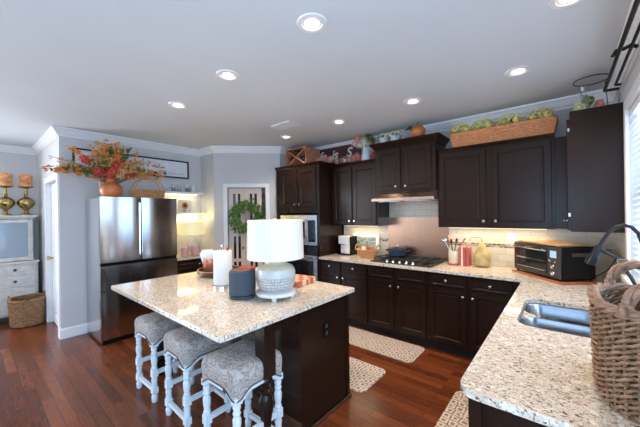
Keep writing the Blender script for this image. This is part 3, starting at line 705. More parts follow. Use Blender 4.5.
# terracotta jug on the refrigerator
jx, jy, jz = -4.42, 1.165, FZ+.001
t = thing('terracotta_jug', 'glossy orange terracotta jug on top of the refrigerator', 'jug', (jx, jy, jz))
MB().lathe([(.075, 0), (.10, .02), (.123, .07), (.12, .12), (.09, .165), (.055, .19), (.048, .22), (.058, .245), (.05, .245), (.04, .22), (0, .20)], (jx, jy, jz), 28).build('body', 'terracotta', t, smooth=True)
MB().tube([(jx, jy-.05, jz+.225), (jx, jy-.10, jz+.235), (jx, jy-.125, jz+.19), (jx, jy-.108, jz+.14)], .011).build('handle', 'terracotta', t, smooth=True)
random.seed(11)
t = thing('flower_bouquet', 'large spray of red and orange autumn flowers in the terracotta jug', 'flower arrangement', (jx, jy, jz+.2))
top = Vector((jx, jy, jz+.22)); st = MB(); of = MB(); yf = MB(); gl = MB()
for i in range(78):
    a = random.uniform(0, 2*PI); el = random.uniform(.1, 1.45); Ln = random.uniform(.28, .62)
    ey = math.cos(el)*math.sin(a)*1.15; ex = math.cos(el)*math.cos(a)*.42
    e = top + Vector((ex, ey, math.sin(el)*.78+.05))*Ln
    if e.x < XF+.09: e.x = XF+.09
    e.z = min(e.z, 2.56)
    mid = (top+e)/2 + Vector((0, 0, .05)); st.tube([top-Vector((0,0,.08)), mid, e], .0025, 4)
    tgt = (of, yf, of, gl)[i % 4] if ey < .1 else (yf, of, yf, gl)[i % 4]
    for k in range(11):
        q = mid.lerp(e, random.uniform(.1, 1.08)) + Vector([random.gauss(0, .022) for _ in range(3)])
        if q.x < XF+.03: q.x = XF+.03
        leafquads(tgt, q, .013, 5, .038)
for s, (dy, dz) in enumerate(((-.50, .10), (-.55, .22), (-.42, .34), (-.22, .42), (.30, .40), (.50, .30))):
    e = top+Vector((0, dy, dz)); st.tube([top, top+Vector((0, dy*.5, dz*.7)), e], .0025, 4)
    for k in range(12): leafquads(yf if s % 2 else of, top.lerp(e, random.uniform(.55, 1.02))+Vector([random.gauss(0, .018) for _ in range(3)]), .012, 4, .032)
st.build('stems', 'twig', t); of.build('orange_sprigs', 'flower_orange', t); yf.build('yellow_sprigs', 'flower_yellow', t); gl.build('foliage', 'leaf_green', t)
for dy, dz, dx, R, m_ in ((-.03, .05, .10, .062, 'flower_red'), (-.15, .07, .07, .052, 'flower_red'), (.09, .09, .11, .05, 'flower_pink'), (.02, .15, .12, .05, 'flower_red'), (.11, .20, .06, .048, 'flower_red'), (.20, .06, .05, .045, 'flower_red'), (-.27, .20, .05, .045, 'flower_red'), (-.09, .20, .10, .05, 'flower_orange'), (.05, .26, .07, .045, 'flower_orange')):
    bloom(top+Vector((dx, dy, dz+.02)), R*1.12, m_, t, 90, .028)
gf = MB()
for k in range(60): leafquads(gf, top+Vector((random.uniform(-.02, .08), random.gauss(.03, .12), random.uniform(.02, .22))), .02, 3, .04)
gf.build('leaves', 'leaf_green', t)

def basket_weave(mb, stakes_mb, cx, cy, z0, z1, fn, rows, ns, rs, amp, seg=3, rng=None):
    """fn(theta, v) -> (x, y) outline; strands woven over ns stakes"""
    dz = (z1-z0)/rows; N = ns*seg
    for r_ in range(rows):
        z = z0+dz*(r_+.5); pts = []
        for i in range(N):
            th = (2*PI*i/N+2.6) % (2*PI); v = (z-z0)/(z1-z0); x, y = fn(th, v); d = Vector((x, y)).normalized()
            ph = PI*i/seg + PI*(r_ % 2); o = amp*math.cos(ph)
            pts.append((cx+x+d.x*o, cy+y+d.y*o, z+dz*.12*math.sin(ph+.6)))
        mb.tube(pts, [rs*(1+.15*math.sin(7*i+r_)) for i in range(N)], 5, True)
    for i in range(ns):
        th = 2*PI*(i)/ns; pts = []
        for k in range(5):
            v = k/4; x, y = fn(th, v); pts.append((cx+x, cy+y, lerp(z0, z1, v)))
        stakes_mb.tube(pts, rs*.8, 5)
def ellf(a, b, taper=.0, p=2.0):
    def fn(th, v):
        k = 1-taper*(1-v); c, s = math.cos(th), math.sin(th)
        return (a*k*math.copysign(abs(c)**(2/p), c), b*k*math.copysign(abs(s)**(2/p), s))
    return fn
def rope_ring(mb, pts, r, closed=True, tw=2.2, strands=3):
    pts = [Vector(p) for p in pts]; m = len(pts); up = Vector((0, 0, 1))
    for s in range(strands):
        q = []
        for i, p in enumerate(pts):
            d = (pts[(i+1) % m]-pts[i-1]) if closed else (pts[min(i+1, m-1)]-pts[max(i-1, 0)])
            d.normalize(); x, y = frame_rot(d); a = 2*PI*s/strands + i*tw*PI*2/12
            q.append(p + (x*math.cos(a)+y*math.sin(a))*r*.55)
        mb.tube(q, r*.58, 6, closed)

# handled basket on the refrigerator
bx_, by_, bz_ = -4.50, 1.62, FZ+.001
t = thing('handled_basket', 'flat honey wicker basket with tall hoop handles on the refrigerator', 'basket', (bx_, by_, bz_))
w = MB(); s_ = MB(); basket_weave(w, s_, bx_, by_, bz_+.005, bz_+.105, ellf(.13, .21, .08, 3), 8, 36, .0055, .004)
w.build('weave', 'wicker_honey', t, smooth=True); s_.build('stakes', 'wicker_honey', t)
slab('bottom', [(bx_+ellf(.12, .20, 0, 3)(2*PI*k/24, 1)[0], by_+ellf(.12, .20, 0, 3)(2*PI*k/24, 1)[1]) for k in range(24)], [], bz_, bz_+.008, 'wicker_honey', t, 0)
r_ = MB(); rope_ring(r_, [(bx_+ellf(.133, .213, 0, 3)(2*PI*k/60, 1)[0], by_+ellf(.133, .213, 0, 3)(2*PI*k/60, 1)[1], bz_+.11) for k in range(60)], .008)
r_.build('rim', 'wicker_honey', t, smooth=True)
for dx in (-.09, .09):
    h_ = MB().tube([(bx_+dx*(1-.4*math.sin(PI*k/16)), by_-.19*math.cos(PI*k/16), bz_+.09+.20*math.sin(PI*k/16)) for k in range(17)], .008, 6); h_.build('handle', 'light_wood', t, smooth=True)

# wreath on the pantry door
wc = TD @ Vector((.335+.195, -.005, 1.50)); WU = DU; random.seed(3)
t = thing('leaf_wreath', 'round green leafy wreath hanging on the pantry door', 'wreath', tuple(wc))
wl = MB(); wl.tube([wc + (WU*math.cos(2*PI*k/40)+Vector((0, 0, 1))*math.sin(2*PI*k/40))*.18 for k in range(40)], .014, 6, True); ring = wl.build('ring', 'twig', t)
lf = MB()
for k in range(760):
    a = random.uniform(0, 2*PI); rr = .182+random.gauss(0, .042); p = wc + (WU*math.cos(a)+Vector((0, 0, 1))*math.sin(a))*rr + DN*random.uniform(-.0, .05)
    out = (WU*math.cos(a+random.uniform(.2, 1.6))+Vector((0, 0, 1))*math.sin(a+random.uniform(.2, 1.6))) + DN*random.uniform(-.1, .6); out.normalize()
    s = out.cross(DN+Vector((.1, .2, random.uniform(-.5, .5)))).normalized()*.015; L_ = random.uniform(.05, .085)
    lf.add([p, p+out*L_*.5-s, p+out*L_, p+out*L_*.5+s], [(0, 1, 2, 3)])
lf.build('leaves', 'wreath_green', t)
MB().tube([wc+Vector((0, 0, .17)), wc+Vector((0, 0, .30))+DN*-.01], .004, 5).build('hanger', 'twig', t)
fr_ = MB()
for k in range(5): fr_.tube([wc+Vector((0, 0, -.16))+DN*.01, wc+Vector((0, 0, 0))+WU*(.02*(k-2))+DN*.01, wc+Vector((0, 0, .10+.02*(k % 2)))+WU*(.035*(k-2))+DN*.01], .003, 4)
fr_.build('branch_spray', 'twig', t)

# ------------------------------------------------------------------ things on top of the wall cabinets
t = thing('wine_crate', 'reddish wooden wine crate with crossed divider on the oven tower', 'crate', (-3.32, 3.54, 2.313))
c0, c1, d0, d1, e0, e1 = -3.545, -3.10, 3.38, 3.72, 2.3135, 2.605
MB().box(c0, c1, d0, d1, e0, e0+.015).box(c0, c1, d0, d1, e1-.015, e1).box(c0, c0+.015, d0, d1, e0+.015, e1-.015).box(c1-.015, c1, d0, d1, e0+.015, e1-.015).box(c0+.015, c1-.015, d1-.015, d1, e0+.015, e1-.015).build('box', 'crate_wood', t)
dv = MB()
for sg in (1, -1):
    zc = (e0+e1)/2; xc = (c0+c1)/2; L_ = math.hypot(c1-c0-.03, e1-e0-.03)/2; an = math.atan2(e1-e0-.03, c1-c0-.03)*sg
    T_ = Matrix.Translation((xc, 0, zc)) @ Matrix.Rotation(-an, 4, 'Y'); dv.box(-L_+.012, L_-.012, d0+.003*sg+.004, d1-.02, -.010, .010, T_)
dv.build('divider', 'crate_wood', t)
for x, z, lab in ((-3.32, 2.53, 'dark wine bottle lying in the top of the crate'), (-3.43, 2.43, 'dark wine bottle lying in the left of the crate'), (-3.20, 2.42, 'dark wine bottle lying in the right of the crate')):
    b_ = MB().lathe([(.02, .012), (.034, .0), (.040, .006), (.040, .17), (.016, .22), (.015, .29), (0, .292)], (x, d0+.008, z), 18, (0, 1, 0)).build('wine_bottle', 'bottle_glass', at=(x, d0+.15, z), smooth=True)
    tag(b_, lab, 'wine bottle', 'wine bottles in the crate')
# sign
t = thing('word_sign', 'long dark maroon sign reading life is S in pale letters', 'sign', (-2.95, YB-.04, 2.287))
MB().box(-3.40, -2.40, YB-.05, YB-.03, 2.29, 2.63).build('board', 'sign_maroon', t)
MB().box(-3.41, -2.39, YB-.055, YB-.025, 2.63, 2.645).box(-3.41, -3.395, YB-.055, YB-.025, 2.29, 2.63).build('edge', 'sign_letter', t)
cu = bpy.data.curves.new('lettering', 'FONT'); cu.body = 'life  is   S'; cu.size = .205; cu.shear = .25; cu.extrude = .003; cu.offset = .004
tmp = bpy.data.objects.new('tmp', cu); COL.objects.link(tmp); bpy.context.view_layer.update()
me = bpy.data.meshes.new_from_object(tmp); bpy.data.objects.remove(tmp)
o = bpy.data.objects.new('lettering', me); COL.objects.link(o); o.parent = t; me.materials.clear(); me.materials.append(M['sign_letter'])
o.rotation_euler = (PI/2, 0, 0); o.location = (-3.31+2.95, -.0145, .150)
random.seed(21)
def cluster(name, label, x, y, z, mats, n, sx, R, cat='flower arrangement'):
    t = thing(name, label, cat, (x, y, z))
    for k in range(n): bloom((x+lerp(-sx, sx, (k+.5)/n), y+random.uniform(-.02, .02), z+R*.98+random.uniform(0, R*.35)), R, mats[k % len(mats)], t, 60, R*.45)
    lv = MB(); leafquads(lv, (x, y, z+R), R*1.05, 14, R*.7, .4); lv.build('leaves', 'leaf_green', t)
cluster('flower_garland', 'salmon pink flower bunch on the cabinet beside the wine crate', -2.90, 3.60, 2.325, ['flower_pink', 'flower_blush'], 4, .15, .055)
cluster('flower_garland', 'pale blush flower bunch lying under the sign lettering', -2.62, 3.70, 2.287, ['flower_blush', 'crate_wood', 'flower_blush'], 4, .16, .055)
cluster('flower_garland', 'pink red flower bunch beside the white flower pitcher', -2.35, 3.68, 2.287, ['flower_pink'], 2, .06, .06)
px_, py_, pz_ = -2.205, 3.70, 2.287
t = thing('white_pitcher', 'white pitcher on the left wall cabinet', 'pitcher', (px_, py_, pz_))
MB().lathe([(.062, 0), (.075, .02), (.07, .10), (.045, .17), (.05, .205), (.044, .205), (.04, .17), (0, .15)], (px_, py_, pz_), 22).build('body', 'blue_ceramic', t, smooth=True)
MB().tube([(px_+.045, py_, pz_+.18), (px_+.09, py_, pz_+.16), (px_+.09, py_, pz_+.09), (px_+.068, py_, pz_+.06)], .008).build('handle', 'blue_ceramic', t, smooth=True)
t = thing('flower_bouquet', 'mixed pink, white and green flowers in the white pitcher', 'flower arrangement', (px_, py_, pz_+.2))
for dx, dz, R, m_ in ((-.12, .15, .06, 'flower_pink'), (-.08, .05, .055, 'flower_white'), (-.01, .06, .055, 'flower_white'), (.07, .03, .045, 'flower_blush'), (-.17, .08, .05, 'flower_blush')):
    bloom((px_+dx, py_-.03, pz_+.2+dz), R, m_, t, 70, .025)
for dx, dz, R in ((.04, .13, .06), (.08, .09, .05), (.02, .19, .03)):
    lv = MB(); leafquads(lv, (px_+dx, py_+.01, pz_+.2+dz), R, 60, .045); lv.build('leaves', 'leaf_olive', t)
MB().tube([(px_, py_, pz_+.16), (px_+.02, py_, pz_+.38)], .006, 5).tube([(px_, py_, pz_+.16), (px_-.10, py_-.02, pz_+.30)], .004, 5).build('stems', 'leaf_green', t)
cluster('flower_garland', 'deep red flower bunch right of the white pitcher', -2.055, 3.69, 2.287, ['flower_red', 'leaf_green'], 2, .05, .06)
for x, lab in ((-1.87, 'pale blue pot of small white flowers, left one above the hood cabinet'), (-1.70, 'pale blue pot of small white flowers, right one beside the pumpkin')):
    t = thing('flower_pot', lab, 'flower pot', (x, 3.60, 2.461), group='pale blue flower pots')
    MB().lathe([(.04, 0), (.055, .05), (.07, .085), (.062, .085), (.05, .06), (0, .05)], (x, 3.60, 2.461), 20).build('pot', 'blue_ceramic', t, smooth=True)
    for k in range(4): bloom((x-.06+.04*k, 3.59, 2.57+.02*(k % 2)), .032, ('flower_white', 'flower_cream')[k % 2], t, 26, .018)
    lv = MB(); leafquads(lv, (x, 3.60, 2.55), .075, 30, .04, .4); lv.build('leaves', 'leaf_olive', t)
t = thing('ceramic_pumpkin', 'orange pumpkin with green stem and dark leaf above the hood cabinet', 'pumpkin', (-1.41, 3.62, 2.461))
pm = MB(); L = []
for i in range(11):
    a = PI*i/10; L.append([(-1.41+.090*math.sin(a)*(1+.06*abs(math.cos(4*th)))*math.cos(th), 3.62+.090*math.sin(a)*(1+.06*abs(math.cos(4*th)))*math.sin(th), 2.548-.086*math.cos(a)) for th in [2*PI*j/40 for j in range(40)]])
for l_ in (L[0], L[-1]): pass
pm.loops(L); pm.build('body', 'terracotta', t, smooth=True)
MB().tube([(-1.41, 3.62, 2.62), (-1.42, 3.61, 2.65), (-1.40, 3.61, 2.665)], [.02, .014, .01], 8).build('stem', 'leaf_olive', t, smooth=True)
MB().add([(-1.43, 3.64, 2.61), (-1.50, 3.60, 2.64), (-1.58, 3.60, 2.60), (-1.50, 3.66, 2.615), (-1.43, 3.64, 2.605), (-1.50, 3.60, 2.635), (-1.58, 3.60, 2.595), (-1.50, 3.66, 2.61)], [(0,1,2,3),(7,6,5,4),(0,4,5,1),(1,5,6,2),(2,6,7,3),(3,7,4,0)]).build('leaf', 'leaf_dark', t)
# long wicker planter
t = thing('wicker_planter', 'long tan wicker trough on the widest wall cabinet', 'basket', (-.54, 3.70, 2.282))
w = MB(); s_ = MB()
def trough(th, v):
    a = .465+.018*v; b = .085+.015*v; c, s = math.cos(th), math.sin(th)
    m_ = max(abs(c)*.9999, abs(s)) ; k = 1/max(abs(c), abs(s)); return (a*max(-1, min(1, c*k)), b*max(-1, min(1, s*k)))
def trough(th, v):   # outline by arc length so the stakes are evenly spaced
    a = .455+.03*v; b = .085+.015*v; P_ = [(a, -b), (a, b), (-a, b), (-a, -b)]; seg = [2*b, 2*a, 2*b, 2*a]; tot = sum(seg); u = (th/(2*PI) % 1)*tot
    for i in range(4):
        if u <= seg[i]: f = u/seg[i]; p, q = P_[i], P_[(i+1) % 4]; return (lerp(p[0], q[0], f), lerp(p[1], q[1], f))
        u -= seg[i]
    return P_[0]
basket_weave(w, s_, -.54, 3.70, 2.288, 2.435, trough, 13, 78, .0062, .0045, 2)
w.build('weave', 'wicker_tan', t, smooth=True); s_.build('stakes', 'wicker_tan', t)
MB().box(-.99, -.09, 3.62, 3.78, 2.2825, 2.29).build('bottom', 'wicker_tan', t)
r_ = MB(); rope_ring(r_, [(-.54+trough(2*PI*k/120, 1)[0], 3.70+trough(2*PI*k/120, 1)[1], 2.44) for k in range(120)], .009); r_.build('rim', 'wicker_tan', t, smooth=True)
for x, lab, ex in ((-.93, 'cream hydrangea clump at the left end of the wicker trough', 0), (-.70, 'cream hydrangea clump second from the left in the wicker trough', 0), (-.44, 'cream hydrangea clump third from the left in the wicker trough', 0), (-.19, 'cream hydrangea clump at the right end of the wicker trough', 1)):
    t = thing('hydrangea_clump', lab, 'flowers', (x, 3.69, 2.40), group='hydrangea clumps in the wicker trough')
    for k, (dx, dz) in enumerate(((-.06, .05), (0, .085), (.06, .055))): bloom((x+dx, 3.655+.02*(k % 2), 2.435+dz), .060, ('flower_lime', 'flower_cream', 'flower_lime')[k], t, 80, .022)
    lv = MB(); leafquads(lv, (x-.03, 3.68, 2.44), .085, 26, .05, .4); lv.build('leaves', 'leaf_olive', t)
    lv = MB(); leafquads(lv, (x+.03, 3.66, 2.50), .03, 3, .05, .4); lv.build('dark_leaves', 'leaf_dark', t)
# pieces on the corner cabinet
gx, gy, gz = .125, 3.42, 2.366
t = thing('cloche_vase', 'glass cloche with pale green hydrangea on the corner cabinet', 'vase', (gx, gy, gz))
MB().lathe([(.055, 0), (.07, .01), (.072, .08), (.05, .14), (.025, .18), (.022, .20), (0, .205)], (gx, gy, gz), 20).build('glass', 'clear_glass', t, smooth=True)
bloom((gx-.01, gy-.01, gz+.065), .055, 'flower_cream', t, 90, .024); lv = MB(); leafquads(lv, (gx+.02, gy-.01, gz+.11), .05, 40, .045); lv.build('leaves', 'leaf_olive', t)
MB().lathe([(.01, 0), (.012, .02), (.018, .035), (0, .045)], (gx, gy, gz+.205), 12).build('finial', 'white_ceramic', t, smooth=True)
t = MB().lathe([(.03, 0), (.035, .06), (.025, .11), (.0, .115)], (.23, 3.45, 2.366), 16).build('small_vase', 'flower_pink', at=(.23, 3.45, 2.366), smooth=True); tag(t, 'small pink vase beside the glass cloche on the corner cabinet', 'vase')
t = thing('wire_ring_stand', 'thin black wire ring stand around the cloche', 'plant stand', (.165, 3.40, 2.366))
MB().tube([(.175+.115*math.cos(2*PI*k/36), 3.37+.115*math.sin(2*PI*k/36), 2.635) for k in range(36)], .004, 6, True).build('ring', 'black_iron', t, smooth=True)
MB().tube([(.175-.05, 3.37+.103, 2.635), (.10, 3.53, 2.367)], .003, 5).tube([(.175+.09, 3.37+.07, 2.635), (.29, 3.5, 2.367)], .003, 5).build('legs', 'black_iron', t)
# iron pot rack on the window wall
t = thing('pot_rack', 'black iron wall rack of long bars above the window', 'pot rack', (.30, 2.4, 2.5))
def bar(pts, name, w=.011): MB().tube(pts, w, 4).build(name, 'black_iron', t)
bar([(.335, 3.30, 2.50), (.250, 3.29, 2.50), (.268, 1.45, 2.50)], 'outer_bar'); bar([(.335, 3.20, 2.50), (.303, 3.19, 2.50), (.312, 1.45, 2.50)], 'inner_bar', .009)
MB().tube([(.235, 2.60, 2.505), (.25, 2.57, 2.525), (.28, 2.55, 2.515), (.31, 2.54, 2.525), (.335, 2.53, 2.50)], .011, 6).build('hook', 'black_iron', t)
MB().tube([(.255, 1.75, 2.505), (.335, 1.75, 2.505)], .011, 6).build('bracket', 'black_iron', t)

# ------------------------------------------------------------------ things on the back worktop
cz = .9145
t = thing('coffee_maker', 'black and silver coffee maker beside the oven tower', 'coffee maker', (-2.58, 3.72, cz))
MB().box(-2.70, -2.47, 3.62, 3.84, cz, cz+.02).box(-2.70, -2.66, 3.66, 3.84, cz+.02, cz+.28).box(-2.49, -2.47, 3.66, 3.84, cz+.02, cz+.28).box(-2.66, -2.49, 3.74, 3.84, cz+.02, cz+.28).build('body', 'black_plastic', t, bevel=.004)
MB().box(-2.672, -2.50, 3.625, 3.738, cz+.165, cz+.285).build('brew_head', 'trim_white', t, bevel=.006)
MB().box(-2.655, -2.575, 3.66, 3.735, cz+.022, cz+.15).build('water_tank', 'paper_white', t, bevel=.005)
MB().box(-2.568, -2.49, 3.635, 3.735, cz+.021, cz+.163).build('column', 'trim_white', t, bevel=.004)
t = thing('framed_picture', 'white-framed picture leaning on the tiles behind the wicker basket', 'picture', (-2.34, 3.86, cz))
TP = Matrix.Translation((0, 3.845, cz)) @ Matrix.Rotation(-.1, 4, 'X')
MB().box(-2.58, -2.53, 0, .018, .001, .32, TP).box(-2.16, -2.11, 0, .018, .001, .32, TP).box(-2.53, -2.16, 0, .018, .001, .051, TP).box(-2.53, -2.16, 0, .018, .27, .32, TP).build('frame', 'trim_white', t)
MB().box(-2.53, -2.16, .006, .012, .05, .27, TP).build('print', 'landscape_print', t)
q = MB()
random.seed(9)
for k in range(26): x = random.uniform(-2.5, -2.2); z = random.uniform(.08, .22); q.box(x, x+random.uniform(.01, .05), .003, .0055, z, z+random.uniform(.005, .02), TP)
q.build('print_marks', 'leaf_olive', t)['kind'] = 'stuff'
hx, hy = -2.155, 3.62
t = thing('wicker_basket', 'small honey wicker basket with looped ends on the back worktop', 'basket', (hx, hy, cz))
w = MB(); s_ = MB(); basket_weave(w, s_, hx, hy, cz+.006, cz+.105, ellf(.165, .115, .22), 9, 30, .006, .004)
w.build('weave', 'wicker_honey', t, smooth=True); s_.build('stakes', 'wicker_honey', t)
MB().lathe([(.1, 0), (.1, .008)], (hx, hy, cz+.0005), 20, None, 1.25, .88).build('bottom', 'wicker_honey', t)
r_ = MB(); rope_ring(r_, [(hx+.168*math.cos(2*PI*k/60), hy+.118*math.sin(2*PI*k/60), cz+.108) for k in range(60)], .009); r_.build('rim', 'wicker_honey', t, smooth=True)
for sg in (-1, 1):
    r_ = MB(); rope_ring(r_, [(hx+sg*(.155+.015*math.sin(PI*k/14)), hy-.07*math.cos(PI*k/14), cz+.105+.075*math.sin(PI*k/14)) for k in range(15)], .008, False); r_.build('handle', 'wicker_honey', t, smooth=True)
for dx, dy, m_, lab in ((-.07, 0, 'flower_white', 'white packet standing in the small wicker basket'), (.0, .02, 'book_red', 'red packet standing in the small wicker basket')):
    o = MB().box(hx+dx-.03, hx+dx+.03, hy+dy-.008, hy+dy+.008, cz+.03, cz+.15).build('packet', m_, at=(hx+dx, hy+dy, cz+.03), bevel=.004); tag(o, lab, 'food packet', 'packets in the small wicker basket')
ptx, pty, ptz = -1.76, 3.73, .960
t = thing('cooking_pot', 'dark blue enamel pot with lid on the rear left burner', 'cooking pot', (ptx, pty, ptz))
MB().lathe([(.10, 0), (.118, .01), (.122, .085), (.125, .09), (.118, .09), (0, .085)], (ptx, pty, ptz), 28).build('body', 'pot_enamel', t, smooth=True)
l_ = MB().lathe([(.124, 0), (.122, .008), (.09, .022), (.02, .03), (0, .03)], (ptx, pty, ptz+.091), 28).build('lid', 'pot_enamel', t, smooth=True)
MB().lathe([(.008, 0), (.008, .012), (.02, .02), (.018, .028), (0, .03)], (ptx, pty, ptz+.12), 14).build('lid_knob', 'chrome', l_, smooth=True)
for sg in (-1, 1): MB().tube([(ptx+sg*.118, pty-.035, ptz+.065), (ptx+sg*.155, pty-.03, ptz+.07), (ptx+sg*.155, pty+.03, ptz+.07), (ptx+sg*.118, pty+.035, ptz+.065)], .008).build('handle', 'pot_enamel', t, smooth=True)
ux, uy = -1.03, 3.70
t = thing('utensil_crock', 'white crock with a red base band right of the cooktop', 'utensil crock', (ux, uy, cz))
MB().lathe([(.052, 0), (.056, .005), (.056, .165), (.052, .17), (.048, .165), (.048, .03), (0, .03)], (ux, uy, cz), 24).build('body', 'cream_ceramic', t, smooth=True)
MB().lathe([(.0575, .002), (.0575, .022), (.0565, .022), (.0565, .002), (.0575, .002)], (ux, uy, cz), 24).build('red_band', 'book_red', t)
MB().lathe([(.015, -.001), (.014, 0), (.0, .001)], (ux-.03, uy-.047, cz+.075), 12, (-.5, -.86, 0)).build('painted_pumpkin', 'flower_orange', t)
for dx, dz, m_, hd_, lab in ((-.12, .22, 'chrome', 'ball', 'steel ladle leaning left in the white crock'), (-.02, .17, 'utensil_dark', 'spoon', 'black spoon upright in the white crock'), (.04, .19, 'dark_wood', 'spoon', 'dark wooden spoon in the white crock'), (.12, .21, 'board_wood', 'flat', 'wooden spatula leaning right in the white crock'), (-.06, .24, 'light_wood', 'flat', 'pale spatula at the back of the white crock')):
    b0 = Vector((ux-dx*.2, uy, cz+.04)); b1 = Vector((ux+dx*.75, uy+(.02 if hd_ == 'flat' else -.01), cz+.12+dz*.65)); u_ = (b1-b0).normalized()
    t = thing('cooking_utensil', lab, 'kitchen utensil', tuple(b0), group='utensils in the white crock')
    MB().tube([b0, b1], .005, 6).build('shaft', m_, t)
    e = MB()
    if hd_ == 'ball': e.sph(b1+u_*.025, .032, 14, 8)
    elif hd_ == 'spoon': e.lathe([(.004, 0), (.026, .025), (.03, .05), (.018, .075), (0, .08)], b1, 12, u_, 1, .4)
    else: e.lathe([(.006, 0), (.028, .02), (.03, .07), (.0, .074)], b1, 4, u_, 1, .3)
    e.build('head', m_, t, smooth=hd_ != 'flat')
bxs = -.965
for w_, h_, m_, lab in ((.022, .215, 'book_red', 'red cookbook, leftmost of the row beside the crock'), (.018, .21, 'book_cream', 'cream cookbook beside the leftmost red one'), (.02, .215, 'book_red', 'red cookbook in the middle of the row'), (.018, .20, 'book_brown', 'brown cookbook in the row by the ceramic pear'), (.022, .21, 'book_red', 'red cookbook nearest the ceramic pear')):
    t = thing('cookbook', lab, 'book', (bxs+w_/2, 3.75, cz), group='cookbooks on the back worktop')
    MB().box(bxs, bxs+.002, 3.68, 3.82, cz, cz+h_).box(bxs+w_-.003, bxs+w_-.001, 3.68, 3.82, cz, cz+h_).box(bxs+.002, bxs+w_-.003, 3.68, 3.683, cz, cz+h_).build('cover', m_, t)
    MB().box(bxs+.0025, bxs+w_-.0035, 3.684, 3.815, cz+.003, cz+h_-.004).build('pages', 'paper_white', t); bxs += w_+.001
t = thing('ceramic_pear', 'large yellow-green ceramic pear with curled stem against the tiles', 'ornament', (-.735, 3.75, cz))
MB().lathe([(.045, 0), (.075, .015), (.090, .06), (.087, .11), (.066, .17), (.040, .22), (.030, .255), (.017, .275), (0, .28)], (-.735, 3.75, cz), 28).build('body', 'pear_ceramic', t, smooth=True)
MB().tube([(-.735, 3.75, cz+.28), (-.74, 3.75, cz+.325), (-.79, 3.75, cz+.33), (-.85, 3.74, cz+.325), (-.86, 3.74, cz+.29)], .004, 6).build('stem', 'twig', t, smooth=True)
for x, z0, lab in ((-.47, 1.19, 'white double power outlet on the tiles left of the toaster oven'),):
    t = thing('wall_outlet', lab, 'power outlet', (x, YB-.0125, z0)); MB().box(x-.035, x+.035, YB-.018, YB-.0125, z0-.0, z0+.11).build('plate', 'trim_white', t, bevel=.002)
    for dz in (.025, .065): MB().box(x-.014, x+.014, YB-.020, YB-.0181, z0+dz, z0+dz+.025).build('socket', 'paper_white', t)

# toaster oven, boards
TO = Matrix.Translation((-.425, 3.645, cz)) @ Matrix.Rotation(math.atan2(-.43, .39), 4, 'Z')
def tbx(name, mat, par, *a, bevel=.002): return MB().box(*a, TO).build(name, mat, par, bevel=bevel)
o = MB().box(-.01, .60, -.01, .33, 0, .018, TO).build('cutting_board', 'board_wood', at=(-.425+.3, 3.45, cz), bevel=.003); tag(o, 'reddish wooden board under the toaster oven', 'cutting board')
t = thing('toaster_oven', 'black toaster oven with glass door set across the worktop corner', 'toaster oven', (-.12, 3.5, cz+.018))
b_ = tbx('body', 'black_plastic', t, .005, .575, .012, .315, .034, .315, bevel=.008)
for x, y in ((.03, .03), (.55, .03), (.03, .29), (.55, .29)): MB().cyl(TO @ Vector((x, y, .0185)), .014, .0155, 10).build('foot', 'black_plastic', t)
tbx('front_frame', 'utensil_dark', t, .01, .57, .004, .0115, .038, .31)
d_ = tbx('glass_door', 'black_glass', t, .03, .43, -.003, .0035, .065, .285)
MB().tube([TO @ Vector(p) for p in ((.04, -.003, .27), (.04, -.035, .275), (.42, -.035, .275), (.42, -.003, .27))], .010, 8).build('handle', 'chrome', d_, smooth=True)
MB().box(.055, .41, -.0045, -.0031, .165, .178, TO).build('rack_edge', 'chrome', d_); MB().box(.055, .41, -.0045, -.0031, .083, .09, TO).build('tray_edge', 'steel', d_)
tbx('display', 'display_blue', t, .465, .53, .001, .0038, .215, .275, bevel=0)
for x, z, r in ((.47, .185, .012), (.525, .185, .012), (.497, .14, .022), (.497, .08, .022)):
    MB().lathe([(r, 0), (r*.9, .014), (r*.6, .017), (0, .017)], TO @ Vector((x, .0038, z)), 16, (TO.to_3x3() @ Vector((0, -1, 0)))).build('dial', 'chrome', t, smooth=True)
tbx('side_vent', 'utensil_dark', t, .5755, .578, .10, .27, .23, .26, bevel=0)
o = MB().box(.06, .52, .02, .30, .3155, .334, TO).build('cutting_board', 'light_wood', at=(-.1, 3.5, cz+.3155), bevel=.004); tag(o, 'pale wooden board lying on top of the toaster oven', 'cutting board')
t = MB().tube([TO @ Vector((.58, .28, .05)), (.24, 3.50, 1.0), (.27, 3.52, 1.02), (.31, 3.5, 1.10), (.322, 3.45, 1.15)], .004, 6).build('power_cord', 'black_plastic', at=(.24, 3.5, 1.0), smooth=True)
tag(t, 'black power cord curling from the toaster oven to the wall', 'power cord')

# faucet
fx, fy = .295, 2.15
t = thing('sink_faucet', 'black arched pull-down faucet behind the sink', 'faucet', (fx, fy, cz))
MB().lathe([(.03, 0), (.03, .012), (.02, .018), (.017, .10), (.015, .20), (.0, .20)], (fx, fy, cz), 18).build('base', 'black_iron', t, smooth=True)
ctl = [(.295, 1.11), (.295, 1.30), (.292, 1.37), (.278, 1.425), (.255, 1.455), (.228, 1.465), (.20, 1.455), (.175, 1.43), (.155, 1.395), (.14, 1.36), (.13, 1.33)]
MB().tube([(x, fy, z) for x, z in ctl], .009, 10).build('spout', 'black_iron', t, smooth=True)
hd_ = Vector((-.035, .02, -.10)).normalized()
MB().lathe([(.012, -.01), (.017, 0), (.018, .045), (.027, .075), (.025, .10), (0, .10)], (.132, fy, 1.345), 16, hd_).build('spray_head', 'black_iron', t, smooth=True)
MB().tube([(.14, fy, 1.335), (.175, fy, 1.31), (.215, fy, 1.285)], .007, 8).build('docking_arm', 'black_iron', t, smooth=True)
MB().tube([(.205, fy, 1.29), (.25, fy, 1.20), (.29, fy, 1.10)], .008, 8).build('arm_brace', 'black_iron', t, smooth=True)
